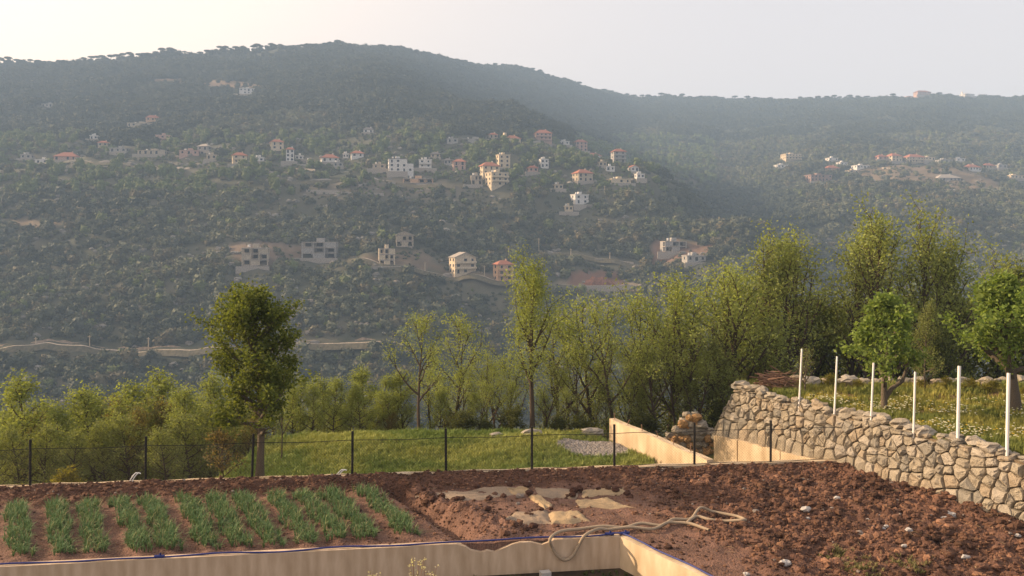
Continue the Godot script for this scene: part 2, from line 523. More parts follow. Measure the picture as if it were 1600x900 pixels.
func build_garden() -> void:
	trench_a = gp(618, 762); trench_b = gp(728, 832)
	bank_a = gp(660, 778); bank_b = gp(800, 830)
	for q in [[25, 790, 32, 872], [88, 788, 98, 870], [137, 786, 150, 868], [186, 781, 224, 865], [232, 780, 268, 862], [290, 778, 328, 860],
			[332, 776, 376, 857], [374, 775, 428, 855], [428, 772, 484, 853], [470, 771, 532, 846], [512, 770, 578, 844], [566, 766, 642, 838]]:
		rows.append([gp(q[0], q[1]), gp(q[2], q[3])])
	var mb := MB.new()
	var nx := 560
	var nd := 250
	# a sheet whose columns run from the kerb (or the foot of the frame) to the fence
	for k in nx + 1:
		var x := lerpf(-20.0, 14.5, float(k) / nx)
		for j in nd + 1:
			var t := float(j) / nd
			var lo := kerb_d(x) + 0.08
			if x > 2.2: lo = maxf(8.0, 17.4 - (x - 2.29) * 1.695 + 0.12)
			if x > 2.2 and x < 2.5: lo = minf(lo, kerb_d(x) + 0.08)
			var hi := fence_d(x) + 0.05
			if x > 8.6: hi = minf(hi, 18.27 + (10.98 - x) / 0.4228 + 0.35)
			var d := lerpf(lo, maxf(hi, lo + 0.01), t)
			var y := soil_h(x, d)
			if j == 0: y = minf(y, -0.02 - 0.2 * smoothstep(-1.2, -0.8, x) * smoothstep(0.3, -0.1, x))
			mb.v.append(Vector3(x, y, -d))
			mb.c.append(soil_color(x, d))
	for k in nx:
		for j in nd:
			var a := k * (nd + 1) + j
			mb.i.append(a); mb.i.append(a + 1); mb.i.append(a + nd + 2)
			mb.i.append(a); mb.i.append(a + nd + 2); mb.i.append(a + nd + 1)
	struct("garden_soil", mb.smooth_mesh(), M.soil)
	# clods
	var clods := []
	for s in 3: clods.append(rock_mesh(100 + s, 7, 5, 0.30))
	var xf := [[], [], []]
	var cl := [[], [], []]
	for k in 60000:
		var x := rnd(-14.0, 13.0)
		var d := rnd(14.6, 24.0)
		if d > fence_d(x) - 0.02 or x > stone_x(d) - 0.02: continue
		if x < 2.6 and d < kerb_d(x) + 0.2: continue
		if x > 2.0 and d < 17.4 - (x - 2.29) * 1.695 + 0.3: continue
		var n3 := nf.get_noise_2d(x * 4.0 + 90.0, d * 4.0)
		var rough := smoothstep(0.0, 1.4, x - 3.2 + (d - 19.0) * 0.35 + n3 * 1.2)
		var bank := smoothstep(1.3, 0.8, fence_d(x) - d)
		var loose := exp(-pow(seg_dist(x, d, bank_a, bank_b) / 0.5, 2.0)) * 0.6 + 0.10 * smoothstep(-4.0, -2.5, x) + 0.02
		if rng.randf() > maxf(maxf(rough, bank * 0.75), loose): continue
		var s := rnd(0.012, 0.034) if rng.randf() < 0.93 else rnd(0.03, 0.095) * (1.0 if bank < 0.3 else 0.55)
		var b := Basis.from_euler(Vector3(rnd(0, TAU), rnd(0, TAU), rnd(0, TAU))).scaled(Vector3(s * rnd(0.8, 1.4), s * rnd(0.6, 1.0), s))
		var w := rng.randi() % 3
		xf[w].append(Transform3D(b, Vector3(x, soil_h(x, d) + s * 0.25, -d)))
		var c := Color(0.13, 0.069, 0.048).lerp(Color(0.29, 0.155, 0.095), pow(rng.randf(), 1.5))
		c *= 1.0 + 0.9 * nf.get_noise_2d(x * 7.0 + 500.0, d * 7.0)
		if rng.randf() < 0.012: c = Color(0.36, 0.30, 0.26)
		cl[w].append(c)
	for w in 3:
		multi("soil_clods", clods[w], M.clod, xf[w], cl[w], "reddish brown clods of freshly dug earth")
	# straw and bits of root
	var st := MB.new()
	st.tube([Vector3(-0.5, 0, 0), Vector3(0, 0.06, 0.05), Vector3(0.5, 0, 0)], [0.03, 0.03, 0.015], 4)
	var sx := []
	var sc := []
	for k in 1500:
		var x := rnd(-12.0, 12.5)
		var d := rnd(15.0, 23.5)
		if d > fence_d(x) - 0.1 or x > stone_x(d) - 0.1 or (x < 2.6 and d < kerb_d(x) + 0.25): continue
		if x > 2.0 and d < 17.4 - (x - 2.29) * 1.695 + 0.3: continue
		if x < 2.0 and rng.randf() < 0.6: continue
		var l := rnd(0.06, 0.22)
		sx.append(Transform3D(Basis.from_euler(Vector3(rnd(-0.3, 0.3), rnd(0, TAU), rnd(-0.3, 0.3))).scaled(Vector3(l, 0.12, 0.12)), Vector3(x, soil_h(x, d) + 0.02, -d)))
		sc.append(Color(0.30, 0.22, 0.13) * rnd(0.5, 1.2))
	multi("straw", st.mesh(), M.straw, sx, sc, "dry straw and bits of root strewn over the dug soil")
	# concrete wall round the sunken corner, its top broken where the soil has slumped
	var wall := thing("concrete_retaining_wall", "low weathered concrete wall holding the garden soil, with a broken notch", "wall")
	var m1 := MB.new()
	var x0 := -19.0
	var prof := [[-19.0, 0.05], [-1.35, 0.04], [-1.1, 0.03], [-0.93, -0.02], [-0.82, -0.10], [-0.62, -0.15], [-0.5, -0.12], [-0.35, -0.16], [-0.2, -0.10], [0.0, -0.03], [0.15, 0.0], [0.38, 0.0], [0.6, -0.06], [0.7, -0.03], [0.85, 0.02], [2.2, 0.03]]
	for k in prof.size() - 1:
		var a := []
		for e in 2:
			var x: float = prof[k + e][0]
			var top: float = prof[k + e][1]
			var dd := kerb_d(x)
			a.append([Vector3(x, -0.75, -dd), Vector3(x, top, -dd), Vector3(x, top + 0.0, -dd - 0.2), Vector3(x, -0.75, -dd - 0.2)])
		for s in 3:
			m1.quad(a[0][s], a[0][s + 1], a[1][s + 1], a[1][s])
	obj("wall_panel", m1.mesh(), M.concrete, wall)
	var m2 := MB.new()
	var c0 := Vector3(2.2, 0.0, -kerb_d(2.2))
	var dir := Vector3(0.508, 0, 0.861)
	var outw := Vector3(0.861, 0, -0.508)
	var l := 7.5
	var tops := [0.03, 0.02, 0.03, 0.0, 0.02, 0.03, 0.02]
	for k in 6:
		var p := c0 + dir * (l * k / 6.0)
		var q := c0 + dir * (l * (k + 1) / 6.0)
		var ty: Vector3 = Vector3.UP * tops[k]
		var tq: Vector3 = Vector3.UP * tops[k + 1]
		var dn := Vector3.DOWN * 0.75
		m2.quad(p + dn, q + dn, q + tq, p + ty)
		m2.quad(p + ty, q + tq, q + tq + outw * 0.18, p + ty + outw * 0.18)
		m2.quad(p + ty + outw * 0.18, q + tq + outw * 0.18, q + dn + outw * 0.18, p + dn + outw * 0.18)
	obj("wall_panel", m2.mesh(), M.pale_concrete, wall)

func rock_mesh(seed_: int, seg: int, lat: int, rough: float) -> ArrayMesh:
	var f := FastNoiseLite.new()
	f.seed = seed_
	f.frequency = 0.9
	f.fractal_octaves = 2
	var mb := MB.new()
	for j in lat + 1:
		for k in seg:
			var th := PI * j / lat
			var ph := TAU * (k + 0.5 * (j % 2)) / seg
			var p := Vector3(sin(th) * cos(ph), cos(th), sin(th) * sin(ph))
			p *= 1.0 + rough * 1.6 * f.get_noise_3dv(p * 1.3 + Vector3.ONE * seed_)
			mb.v.append(p); mb.c.append(Color.WHITE)
	for j in lat:
		for k in seg:
			var a := j * seg + k
			var b := j * seg + (k + 1) % seg
			mb.tri(a, b, b + seg); mb.tri(a, b + seg, a + seg)
	# separate corners, so that the facets stay crisp
	var o := MB.new()
	for k in range(0, mb.i.size(), 3):
		var p0 := mb.v[mb.i[k]]
		var p1 := mb.v[mb.i[k + 1]]
		var p2 := mb.v[mb.i[k + 2]]
		if (p1 - p0).cross(p2 - p0).length() < 1e-6: continue
		if (p2 - p0).cross(p1 - p0).dot(p0 + p1 + p2) < 0.0:
			var t := p1
			p1 = p2; p2 = t
		var q := o.v.size()
		o.vert(p0); o.vert(p1); o.vert(p2)
		o.tri(q, q + 1, q + 2)
	return o.mesh()

# ---------- dry stone wall ----------
func build_stone_wall() -> void:
	var base := Vector3(stone_x(16.4), 0.0, -16.4)
	var du := Vector3(-0.3895, 0, -0.9211)
	var nw := Vector3(-0.9211, 0, 0.3895)
	var wall := thing("stone_wall", "dry stone wall of pale rubble holding up the grassy terrace", "stone wall", base)
	var L := 12.81
	var seeds := []
	var wts := []
	var v := 0.0
	var row := 0
	while v < 1.45:
		var hgt: float = [0.29, 0.22, 0.25, 0.20, 0.22, 0.18, 0.2][row % 7]
		var u := -0.2 * (row % 2)
		while u < L + 0.3:
			var w := rnd(0.16, 0.30) if rng.randf() < 0.4 else rnd(0.28, 0.52)
			seeds.append(Vector2(u + w * 0.5, v + hgt * 0.5 + rnd(-0.085, 0.085)))
			wts.append(rnd(-0.014, 0.014))
			if rng.randf() < 0.06: seeds.append(Vector2(u + w + rnd(-0.03, 0.03), v + hgt * 0.5 + rnd(-0.16, 0.16)))
			if wts.size() < seeds.size(): wts.append(rnd(-0.04, -0.01))
			u += w
		v += hgt
		row += 1
	var made := 0
	for a in seeds.size():
		var s: Vector2 = seeds[a]
		var top := 1.30 + 0.05 * sin(s.x * 2.3) + 0.04 * sin(s.x * 5.1)
		var foot := -0.12
		if s.x > 7.5: foot = lerpf(-0.05, -0.5, clampf((s.x - 7.5) / 5.0, 0.0, 1.0))
		var poly := PackedVector2Array([Vector2(maxf(s.x - 0.5, -0.3), foot), Vector2(s.x + 0.5, foot), Vector2(s.x + 0.5, top), Vector2(maxf(s.x - 0.5, -0.3), top)])
		for b in seeds.size():
			if a == b: continue
			var t: Vector2 = seeds[b]
			if s.distance_squared_to(t) > 1.3: continue
			poly = clip_half(poly, s + (t - s) * clampf(0.5 + (wts[a] - wts[b]) / (2.0 * s.distance_squared_to(t)), 0.12, 0.88), t - s)
			if poly.size() < 3: break
		if poly.size() >= 3: poly = clip_half(poly, Vector2(L, 0.0), Vector2(1.0, 0.55))
		if poly.size() < 3: continue
		var cen := Vector2.ZERO
		for q in poly: cen += q
		cen /= poly.size()
		var area := 0.0
		for k in poly.size(): area += absf((poly[k] - cen).cross(poly[(k + 1) % poly.size()] - cen)) * 0.5
		if area < 0.006: continue
		var rough_poly := PackedVector2Array()
		for k in poly.size():
			var p0 := poly[k]
			var p1 := poly[(k + 1) % poly.size()]
			rough_poly.append(p0.move_toward(cen, rnd(0.0, 0.028)))
			if p0.distance_to(p1) > 0.09: rough_poly.append(p0.lerp(p1, rnd(0.35, 0.65)).move_toward(cen, rnd(-0.006, 0.016)))
		poly = rough_poly
		var mb := MB.new()
		var rings := [[0.0, -0.25], [0.0, 0.0], [0.12, rnd(0.02, 0.06)], [0.45, rnd(0.03, 0.10)]]
		var pts := []
		for r in rings:
			var ring := []
			for q in poly:
				var e: Vector2 = q.lerp(cen, r[0])
				e += (cen - e).normalized() * 0.007
				if r[1] > 0.0: e += Vector2(rnd(-0.012, 0.012), rnd(-0.012, 0.012))
				var w: float = r[1] - 0.13 * e.y + (rnd(-0.018, 0.018) if r[1] > 0.0 else 0.0)
				ring.append(du * e.x + Vector3.UP * e.y + nw * w)
			pts.append(ring)
		for r in rings.size() - 1:
			for k in poly.size():
				var k2 := (k + 1) % poly.size()
				mb.quad(pts[r][k], pts[r][k2], pts[r + 1][k2], pts[r + 1][k])
		var mid: Vector3 = du * cen.x + Vector3.UP * cen.y + nw * (rnd(0.04, 0.11) - 0.13 * cen.y)
		for k in poly.size():
			var q := mb.v.size()
			mb.vert(pts[3][k]); mb.vert(pts[3][(k + 1) % poly.size()]); mb.vert(mid)
			mb.tri(q, q + 1, q + 2)
		obj("stone", mb.mesh(), M.stones[rng.randi() % 7], wall)
		made += 1
	# coping
	var rocks := []
	for s in 4: rocks.append(rock_mesh(300 + s, 8, 6, 0.33))
	var u := 0.0
	while u < L - 0.7:
		var o := obj("coping_stone", rocks[rng.randi() % 4], M.stones[rng.randi() % 7], wall)
		var s := rnd(0.08, 0.25)
		if u > L - 2.6: s = rnd(0.2, 0.27)
		o.transform = Transform3D(Basis.from_euler(Vector3(rnd(-0.3, 0.3), rnd(0, TAU), rnd(-0.3, 0.3))).scaled(Vector3(s * rnd(0.9, 1.3), s * rnd(0.5, 0.75), s)), du * u + Vector3.UP * (1.32 + 0.05 * sin(u * 2.3) + s * 0.25) + nw * rnd(-0.42, -0.18))
		u += s * rnd(1.3, 2.0)
		made += 1
	# hearting behind the faces
	var core := MB.new()
	var bl := [Vector3.ZERO, du * (L - 0.12), du * (L - 0.12) + nw * -0.75, nw * -0.75]
	for k in 4:
		var p: Vector3 = bl[k]
		var q: Vector3 = bl[(k + 1) % 4]
		var pt := p * 1.0 + Vector3.UP * 1.26
		var qt := q * 1.0 + Vector3.UP * 1.26
		if k == 0:
			pt += nw * -0.22; qt += nw * -0.22 - du * 0.72
		if k == 1:
			pt += nw * -0.22 - du * 0.72; qt += -du * 0.72
		if k == 2: pt += -du * 0.72
		if k == 3: qt += nw * -0.22
		core.quad(p + Vector3.DOWN * 0.6 + nw * -0.05, q + Vector3.DOWN * 0.6 + nw * -0.05, qt, pt)
	core.quad(nw * -0.22 + Vector3.UP * 1.26, du * (L - 0.84) + nw * -0.22 + Vector3.UP * 1.26, du * (L - 0.84) + nw * -0.75 + Vector3.UP * 1.26, nw * -0.75 + Vector3.UP * 1.26)
	obj("rubble_core", core.mesh(), M.rubble, wall)

func clip_half(poly: PackedVector2Array, p: Vector2, nrm: Vector2) -> PackedVector2Array:
	var out := PackedVector2Array()
	for k in poly.size():
		var a := poly[k]
		var b := poly[(k + 1) % poly.size()]
		var da := (a - p).dot(nrm)
		var db := (b - p).dot(nrm)
		if da <= 0.0: out.append(a)
		if (da < 0.0 and db > 0.0) or (da > 0.0 and db < 0.0):
			out.append(a.lerp(b, da / (da - db)))
	return out

func slab_between(a: Vector3, b: Vector3, bottom: float, ta: float, tb: float, thick: float, side: Vector3) -> ArrayMesh:
	var mb := MB.new()
	var n := 10
	var pr := []
	for k in n + 1:
		var t := float(k) / n
		var p := a.lerp(b, t)
		var top := lerpf(ta, tb, t) + (rnd(-0.02, 0.02) if k > 0 and k < n else 0.0)
		pr.append([Vector3(p.x, bottom, p.z), Vector3(p.x, top, p.z), Vector3(p.x, top, p.z) + side * thick, Vector3(p.x, bottom, p.z) + side * thick])
	for k in n:
		for s in 3: mb.quad(pr[k][s], pr[k][s + 1], pr[k + 1][s + 1], pr[k + 1][s])
	mb.quad(pr[0][0], pr[0][1], pr[0][2], pr[0][3])
	mb.quad(pr[n][0], pr[n][1], pr[n][2], pr[n][3])
	return mb.mesh()

func build_ramp() -> void:
	# concrete footing under the far end of the stone wall
	var f := thing("concrete_footing", "sunlit cracked concrete footing below the corner of the stone wall", "footing")
	var nw := Vector3(-0.9211, 0, 0.3895)
	for q in [[28.15, 27.05, -0.33, -0.22], [27.0, 25.2, -0.22, -0.12], [25.17, 23.35, -0.12, 0.0]]:
		var a := Vector3(stone_x(q[0]), 0, -q[0]) + nw * 0.16
		var b := Vector3(stone_x(q[1]), 0, -q[1]) + nw * 0.16
		obj("panel", slab_between(a, b, -1.9, q[2], q[3], 0.3, -nw), M.pale_concrete, f)
	# side wall of the sunken ramp
	var w := thing("ramp_wall", "low pale concrete wall with rusty bars sticking out of its top", "wall")
	var a := Vector3(ramp_x(28.0), 0, -28.0)
	var b := Vector3(ramp_x(23.0), 0, -23.0)
	obj("panel", slab_between(a, b, -1.7, 0.26, 0.16, 0.22, Vector3(0.925, 0, -0.38)), M.pale_concrete, w)
	for k in 6:
		var p := a.lerp(b, 0.03 + k * 0.16) + Vector3(0.1, 0.18, -0.04)
		var mb := MB.new()
		mb.tube([p, p + Vector3(rnd(-0.02, 0.02), 0.12, 0), p + Vector3(rnd(-0.06, 0.06), rnd(0.2, 0.3), rnd(-0.04, 0.04))], [0.012, 0.012, 0.012], 5)
		obj("reinforcing_bar", mb.mesh(), M.twig, w)
	# heap of stones behind it
	var pile := thing("stone_pile", "heap of loose pale and orange stones beside the stone wall corner", "stone pile", Vector3(6.2, -1.25, -29.4))
	var rocks := []
	for s in 4: rocks.append(rock_mesh(340 + s, 8, 6, 0.30))
	var lay := [[9, 1.15], [8, 1.0], [7, 0.8], [6, 0.62], [4, 0.42], [2, 0.2]]
	for j in lay.size():
		for dep in 2:
			for k in lay[j][0]:
				var t: float = (k + 0.5) / lay[j][0] * 2.0 - 1.0
				if lay[j][0] == 1: t = 0.0
				var o := obj("stone", rocks[rng.randi() % 4], M.stones[rng.randi() % 7] if rng.randf() < 0.62 else M.orange_stone, pile)
				var s := rnd(0.10, 0.19)
				o.transform = Transform3D(Basis.from_euler(Vector3(rnd(-0.4, 0.4), rnd(0, TAU), rnd(-0.4, 0.4))).scaled(Vector3(s * rnd(1.0, 1.35), s * rnd(0.75, 1.0), s)), Vector3(t * lay[j][1] + rnd(-0.05, 0.05), 0.14 + j * 0.235 + rnd(-0.03, 0.03), 0.3 - dep * 0.45))

# ---------- terrace above the stone wall ----------
func terrace_h(x: float, d: float) -> float:
	var y := 1.30 + 0.09 * nf.get_noise_2d(x * 5.0, d * 5.0) + 0.05 * nf.get_noise_2d(x * 20.0, d * 20.0)
	if d > 28.6: y -= (d - 28.6) * 0.55
	return y

func build_terrace() -> void:
	var mb := MB.new()
	var nx := 120
	var nd := 110
	for j in nd + 1:
		var d := lerpf(8.0, 36.0, float(j) / nd)
		var x0 := stone_x(minf(d, 28.2)) + 0.32 + maxf(d - 27.2, 0.0) * 1.3
		for k in nx + 1:
			var t := float(k) / nx
			var x := x0 + t * t * 34.0
			var y := terrace_h(x, d)
			var n1 := nf.get_noise_2d(x * 5.0 + 30.0, d * 5.0)
			var n2 := nf.get_noise_2d(x * 22.0, d * 22.0)
			var c := Color(0.11, 0.12, 0.03).lerp(Color(0.20, 0.17, 0.05), clampf(0.5 + n1 * 1.2, 0.0, 1.0))
			if n1 > 0.22 or (absf(d - 26.2) < 0.9 and n2 + n1 > -0.05): c = c.lerp(Color(0.19, 0.10, 0.06), 0.75)
			mb.v.append(Vector3(x, y if k > 0 else y - 0.5, -d))
			mb.c.append(c * (1.0 + 0.4 * n2))
	for j in nd:
		for k in nx:
			var a := j * (nx + 1) + k
			mb.i.append(a); mb.i.append(a + nx + 1); mb.i.append(a + nx + 2)
			mb.i.append(a); mb.i.append(a + nx + 2); mb.i.append(a + 1)
	struct("terrace_ground", mb.smooth_mesh(), M.soil)

# ---------- across the valley ----------
var taken := {}
var cleared := {}
func clear_at(x: float, d: float, r: float) -> void:      # open ground: only low bushes
	var key := Vector2i(floori(x / 25.0), floori(d / 25.0))
	for a in [-1, 0, 1]:
		for b in [-1, 0, 1]:
			var q := key + Vector2i(a, b)
			if not cleared.has(q): cleared[q] = []
			cleared[q].append(Vector3(x, d, r))
func is_cleared(x: float, d: float) -> bool:
	var key := Vector2i(floori(x / 25.0), floori(d / 25.0))
	if cleared.has(key):
		for q: Vector3 in cleared[key]:
			if (q.x - x) * (q.x - x) + (q.y - d) * (q.y - d) < q.z * q.z: return true
	return false
func take(x: float, d: float, r: float) -> void:
	var key := Vector2i(floori(x / 25.0), floori(d / 25.0))
	for a in [-1, 0, 1]:
		for b in [-1, 0, 1]:
			var q := key + Vector2i(a, b)
			if not taken.has(q): taken[q] = []
			taken[q].append(Vector3(x, d, r))
func is_taken(x: float, d: float) -> bool:
	var key := Vector2i(floori(x / 25.0), floori(d / 25.0))
	if taken.has(key):
		for q: Vector3 in taken[key]:
			if (q.x - x) * (q.x - x) + (q.y - d) * (q.y - d) < q.z * q.z: return true
	return false

func road(called: String, px: Array, width: float, bank: float, bank_mat: Material) -> void:
	var c := []
	for k in px.size() - 1:
		var a := on_hill(px[k][0], px[k][1])
		var b := on_hill(px[k + 1][0], px[k + 1][1])
		for s in 10: c.append(a.lerp(b, s / 10.0))
	var mb := MB.new()
	var mk := MB.new()
	var mlow := MB.new()
	for k in c.size():
		c[k].y = H(c[k].x, -c[k].z) + 0.3
	for pass_ in 3:
		for k in range(1, c.size() - 1): c[k].y = (c[k - 1].y + c[k].y * 2.0 + c[k + 1].y) / 4.0
	var prev := []
	for k in c.size():
		var t: Vector3 = (c[mini(k + 1, c.size() - 1)] - c[maxi(k - 1, 0)])
		t.y = 0
		t = t.normalized()
		var s := Vector3(t.z, 0, -t.x)
		if s.z > 0: s = -s          # uphill, away from the eye
		var p: Vector3 = c[k]
		take(p.x, -p.z, width * 0.5 + 2.5)
		take(p.x - s.x * 4.0, -p.z - 4.0, 2.6 + 1.5 * nz.get_noise_2d(p.x * 6.0, p.z * 6.0))
		var up: Vector3 = p + s * (width * 0.5)
		var top := up + s * (bank * 0.45) + Vector3.UP * (bank * (0.8 + 1.6 * nz.get_noise_2d(p.x * 7.0, p.z * 7.0)))
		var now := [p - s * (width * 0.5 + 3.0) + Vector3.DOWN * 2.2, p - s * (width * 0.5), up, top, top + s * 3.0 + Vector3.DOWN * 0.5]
		if prev:
			mlow.quad(prev[0], prev[1], now[1], now[0]); mb.quad(prev[1], prev[2], now[2], now[1])
			mk.quad(prev[2], prev[3], now[3], now[2]); mk.quad(prev[3], prev[4], now[4], now[3])
		prev = now
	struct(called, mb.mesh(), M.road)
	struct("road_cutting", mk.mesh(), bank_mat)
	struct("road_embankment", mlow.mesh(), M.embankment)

func build_roads() -> void:
	road("road", [[-60, 548], [0, 548], [70, 536], [110, 540], [160, 547], [230, 551], [300, 549], [360, 546], [430, 541], [545, 537], [640, 545]], 4.0, 1.1, M.earth)
	road("road", [[548, 405], [600, 415], [660, 423], [720, 432], [770, 438], [830, 441], [900, 446]], 5.0, 1.0, M.earth)
	road("road", [[20, 251], [90, 250], [150, 256], [220, 264], [300, 270]], 4.5, 1.4, M.slab)
	road("road", [[440, 280], [480, 284], [560, 276], [640, 290], [720, 292]], 4.0, 0.8, M.slab)
	road("road", [[860, 396], [930, 404], [990, 414], [1050, 408]], 4.0, 0.6, M.earth)
	# a raw red cut in the slope
	var mb := MB.new()
	var prev := []
	for k in 15:
		var p := on_hill(lerpf(905, 965, k / 14.0), 446)
		var h := 4.5 * sin(PI * (k + 0.6) / 15.2) + rnd(-0.7, 0.7)
		clear_at(p.x, -p.z - 2.0, 4.5)
		take(p.x, -p.z + 4.0, 6.0)
		var now := [p + Vector3(0, -1.5, 0.6), p + Vector3(rnd(-0.6, 0.6), h * 0.5, -0.8 + rnd(-0.5, 0.5)), p + Vector3(0, h, -2.6 + rnd(-0.6, 0.6)), p + Vector3(0, h - 1.5, -9.0)]
		if prev:
			for s in 3: mb.quad(prev[s], prev[s + 1], now[s + 1], now[s])
		prev = now
	struct("earth_cutting", mb.mesh(), M.red_earth)
	# terrace walls among the houses
	var names := [[478, 300, 530, 302, "long"], [533, 304, 600, 306, "long"], [452, 266, 492, 268, "short"], [560, 292, 618, 288, "short"], [690, 315, 712, 317, "short"], [118, 262, 150, 262, "short"],
		[228, 264, 256, 263, "short"], [820, 226, 845, 222, "short"], [1232, 262, 1250, 262, "short"], [1334, 262, 1372, 258, "short"], [1378, 264, 1408, 266, "short"], [930, 408, 990, 414, "long"], [880, 452, 990, 450, "long"], [57, 258, 78, 258, "short"]]
	for q in names:
		var a := on_hill(q[0], q[1])
		var b := on_hill(q[2], q[3])
		var w := obj("terrace_wall", slab_between(a, b, minf(a.y, b.y) - 2.0, a.y + 1.7, b.y + 1.7, 0.8, Vector3(0, 0, -1)), M.slab)
		tag(w, "pale terrace wall running along the hillside among trees and houses", "terrace wall", "terrace walls on the far hillside")
		for k in 9:
			var p := a.lerp(b, k / 8.0)
			clear_at(p.x, -p.z - 3.0, 5.0)

func window_at(parent: Node, at_: Vector3, size: Vector3, m: Material) -> void:
	var mb := MB.new()
	mb.box(at_ - size * 0.5, at_ + size * 0.5)
	obj("window", mb.mesh(), m, parent)

func house(px: float, py: float, wpx: float, floors: int, roof: String, wall: String, turn: float, label: String, style := "", called := "house") -> void:
	var p := on_hill(px, py) if py > 159.0 or px < 1000.0 else ridge_point(px) + Vector3(0, 0.5, 12.0)
	var d := -p.z
	p.y += 0.6
	var w := (1.02 if px < 1200.0 else 1.15) * wpx * d / F / (cos(deg_to_rad(turn)) + 0.45 * absf(sin(deg_to_rad(turn))))
	var dep := clampf(w * 0.75, 5.0, 12.0)
	var fh := 2.85
	var hgt := floors * fh
	p.z -= dep * 0.4
	var h := thing(called, label, "house" if called == "house" else "building", p, deg_to_rad(turn), "houses on the far hillside")
	take(p.x, d, w * 0.5 + 1.0)
	take(p.x, d + dep * 0.5, w * 0.5 + 2.0)
	for s in [-0.35, 0.0, 0.35]:
		clear_at(p.x + s * w, d - 6.0, 5.5 + w * 0.16)
		clear_at(p.x + s * w, d - 13.0, 5.0 + w * 0.14)
		clear_at(p.x + s * w, d - 20.0, 4.0 + w * 0.10)
	var wm: Material = M.walls[wall]
	var x := w * 0.5
	var z := dep * 0.5
	var pane: Material = M.glass
	if style == "frame":
		# open concrete frame: slabs, columns and a wall set back
		pane = M.opening
		for f in floors + 1:
			var s := MB.new()
			s.box(Vector3(-x, f * fh - 0.45, -z), Vector3(x, f * fh - 0.05, z))
			obj("floor_slab", s.mesh(), M.slab, h)
		var nc := maxi(3, int(w / 4.5))
		for f in floors:
			for k in nc + 1:
				var c := MB.new()
				var cx := lerpf(-x + 0.3, x - 0.3, float(k) / nc)
				c.box(Vector3(cx - 0.3, f * fh - 0.05, z - 0.65), Vector3(cx + 0.3, (f + 1) * fh - 0.45, z - 0.05))
				obj("column", c.mesh(), wm, h)
			var b := MB.new()
			b.box(Vector3(-x + 0.02, f * fh - 0.05, -z + 0.1), Vector3(x - 0.02, (f + 1) * fh - 0.45, z - 4.0))
			obj("wall", b.mesh(), wm, h)
			for k in nc:
				if (k + f) % 3 != 1: continue
				var c := MB.new()
				c.box(Vector3(lerpf(-x + 0.6, x, float(k) / nc), f * fh - 0.05, z - 0.5), Vector3(lerpf(-x, x - 0.6, float(k + 1) / nc), (f + 1) * fh - 0.45, z - 0.2))
				obj("infill_wall", c.mesh(), wm, h)
			for k in nc:
				window_at(h, Vector3(lerpf(-x, x, (k + 0.5) / nc), f * fh + 1.3, z - 3.97), Vector3(w / nc * 0.5, 1.7, 0.1), pane)
		var base := MB.new()
		base.box(Vector3(-x + 0.5, -5.0, -z + 0.5), Vector3(x - 0.5, -0.45, z - 0.5))
		obj("foundation", base.mesh(), M.slab, h)
	else:
		var b := MB.new()
		b.box(Vector3(-x, -5.0, -z), Vector3(x, hgt, z))
		obj("wall", b.mesh(), wm, h)
		var n := maxi(2, int(w / 3.4))
		var nd := maxi(1, int(dep / 4.0))
		for f in floors:
			for k in n:
				var hs := (int(px) * 7 + k * 13 + f * 5) % 8
				if hs == 0 and n > 2: continue
				window_at(h, Vector3(lerpf(-x, x, (k + 0.5) / n), f * fh + 1.55 - (0.25 if hs > 5 else 0.0), z + 0.02), Vector3(minf(1.5 if hs % 2 else 1.1, w / n * 0.5), (2.0 if hs > 5 else 1.4) if style != "arches" else 2.1, 0.12), pane)
			for k in nd:
				for s in [-1.0, 1.0]:
					window_at(h, Vector3(s * (x + 0.02), f * fh + 1.65, lerpf(-z, z, (k + 0.5) / nd)), Vector3(0.12, 1.4, minf(1.4, dep / nd * 0.45)), pane)
		if style == "balcony":
			for f in range(0 if floors < 3 else 1, floors):
				var s := MB.new()
				s.box(Vector3(-x * 0.96, f * fh - 0.15, z + 0.03), Vector3(x * 0.96, f * fh + 0.1, z + 1.6))
				s.box(Vector3(-x * 0.96, f * fh + 0.1, z + 1.48), Vector3(x * 0.96, f * fh + 0.95, z + 1.6))
				obj("balcony", s.mesh(), wm, h)
		if style == "tower":
			var s := MB.new()
			s.box(Vector3(-x - 1.4, -4.0, -1.5), Vector3(-x + 0.4, hgt + 4.5, 1.5))
			obj("stair_tower", s.mesh(), wm, h)
		if style == "wing":
			var s := MB.new()
			s.box(Vector3(x - 0.1, -5.0, -z * 0.7), Vector3(x + w * 0.35, hgt - fh, z * 0.8))
			obj("wing", s.mesh(), wm, h)
			window_at(h, Vector3(x + w * 0.17, 1.6, z * 0.8 + 0.02), Vector3(1.4, 1.4, 0.12), pane)
	if (int(px) + int(py)) % 3 != 0:
		var gw := MB.new()
		var gl := x + 1.5 + (int(px) % 5)
		gw.box(Vector3(-gl, -4.5, z + 2.6), Vector3(gl * 0.8, -0.5 + 0.3 * (int(px) % 3), z + 3.1))
		obj("garden_wall", gw.mesh(), M.slab, h)
	if roof.ends_with("flat") and int(px) % 2 == 0:
		var wt := MB.new()
		wt.tube([Vector3(-x * 0.5, hgt + 0.3, 0), Vector3(-x * 0.5, hgt + 1.7, 0), Vector3(-x * 0.5, hgt + 1.75, 0)], [0.7, 0.7, 0.02], 9)
		obj("water_tank", wt.mesh(), M.walls.white, h)
	var e := 0.6
	var rm: Material = M.tile
	if roof.begins_with("old"): rm = M.old_tile
	if roof.begins_with("grey"): rm = M.grey_roof
	if roof.begins_with("pale"): rm = M.slab
	var r := MB.new()
	var rise := clampf(dep * 0.32, 1.6, 3.6)
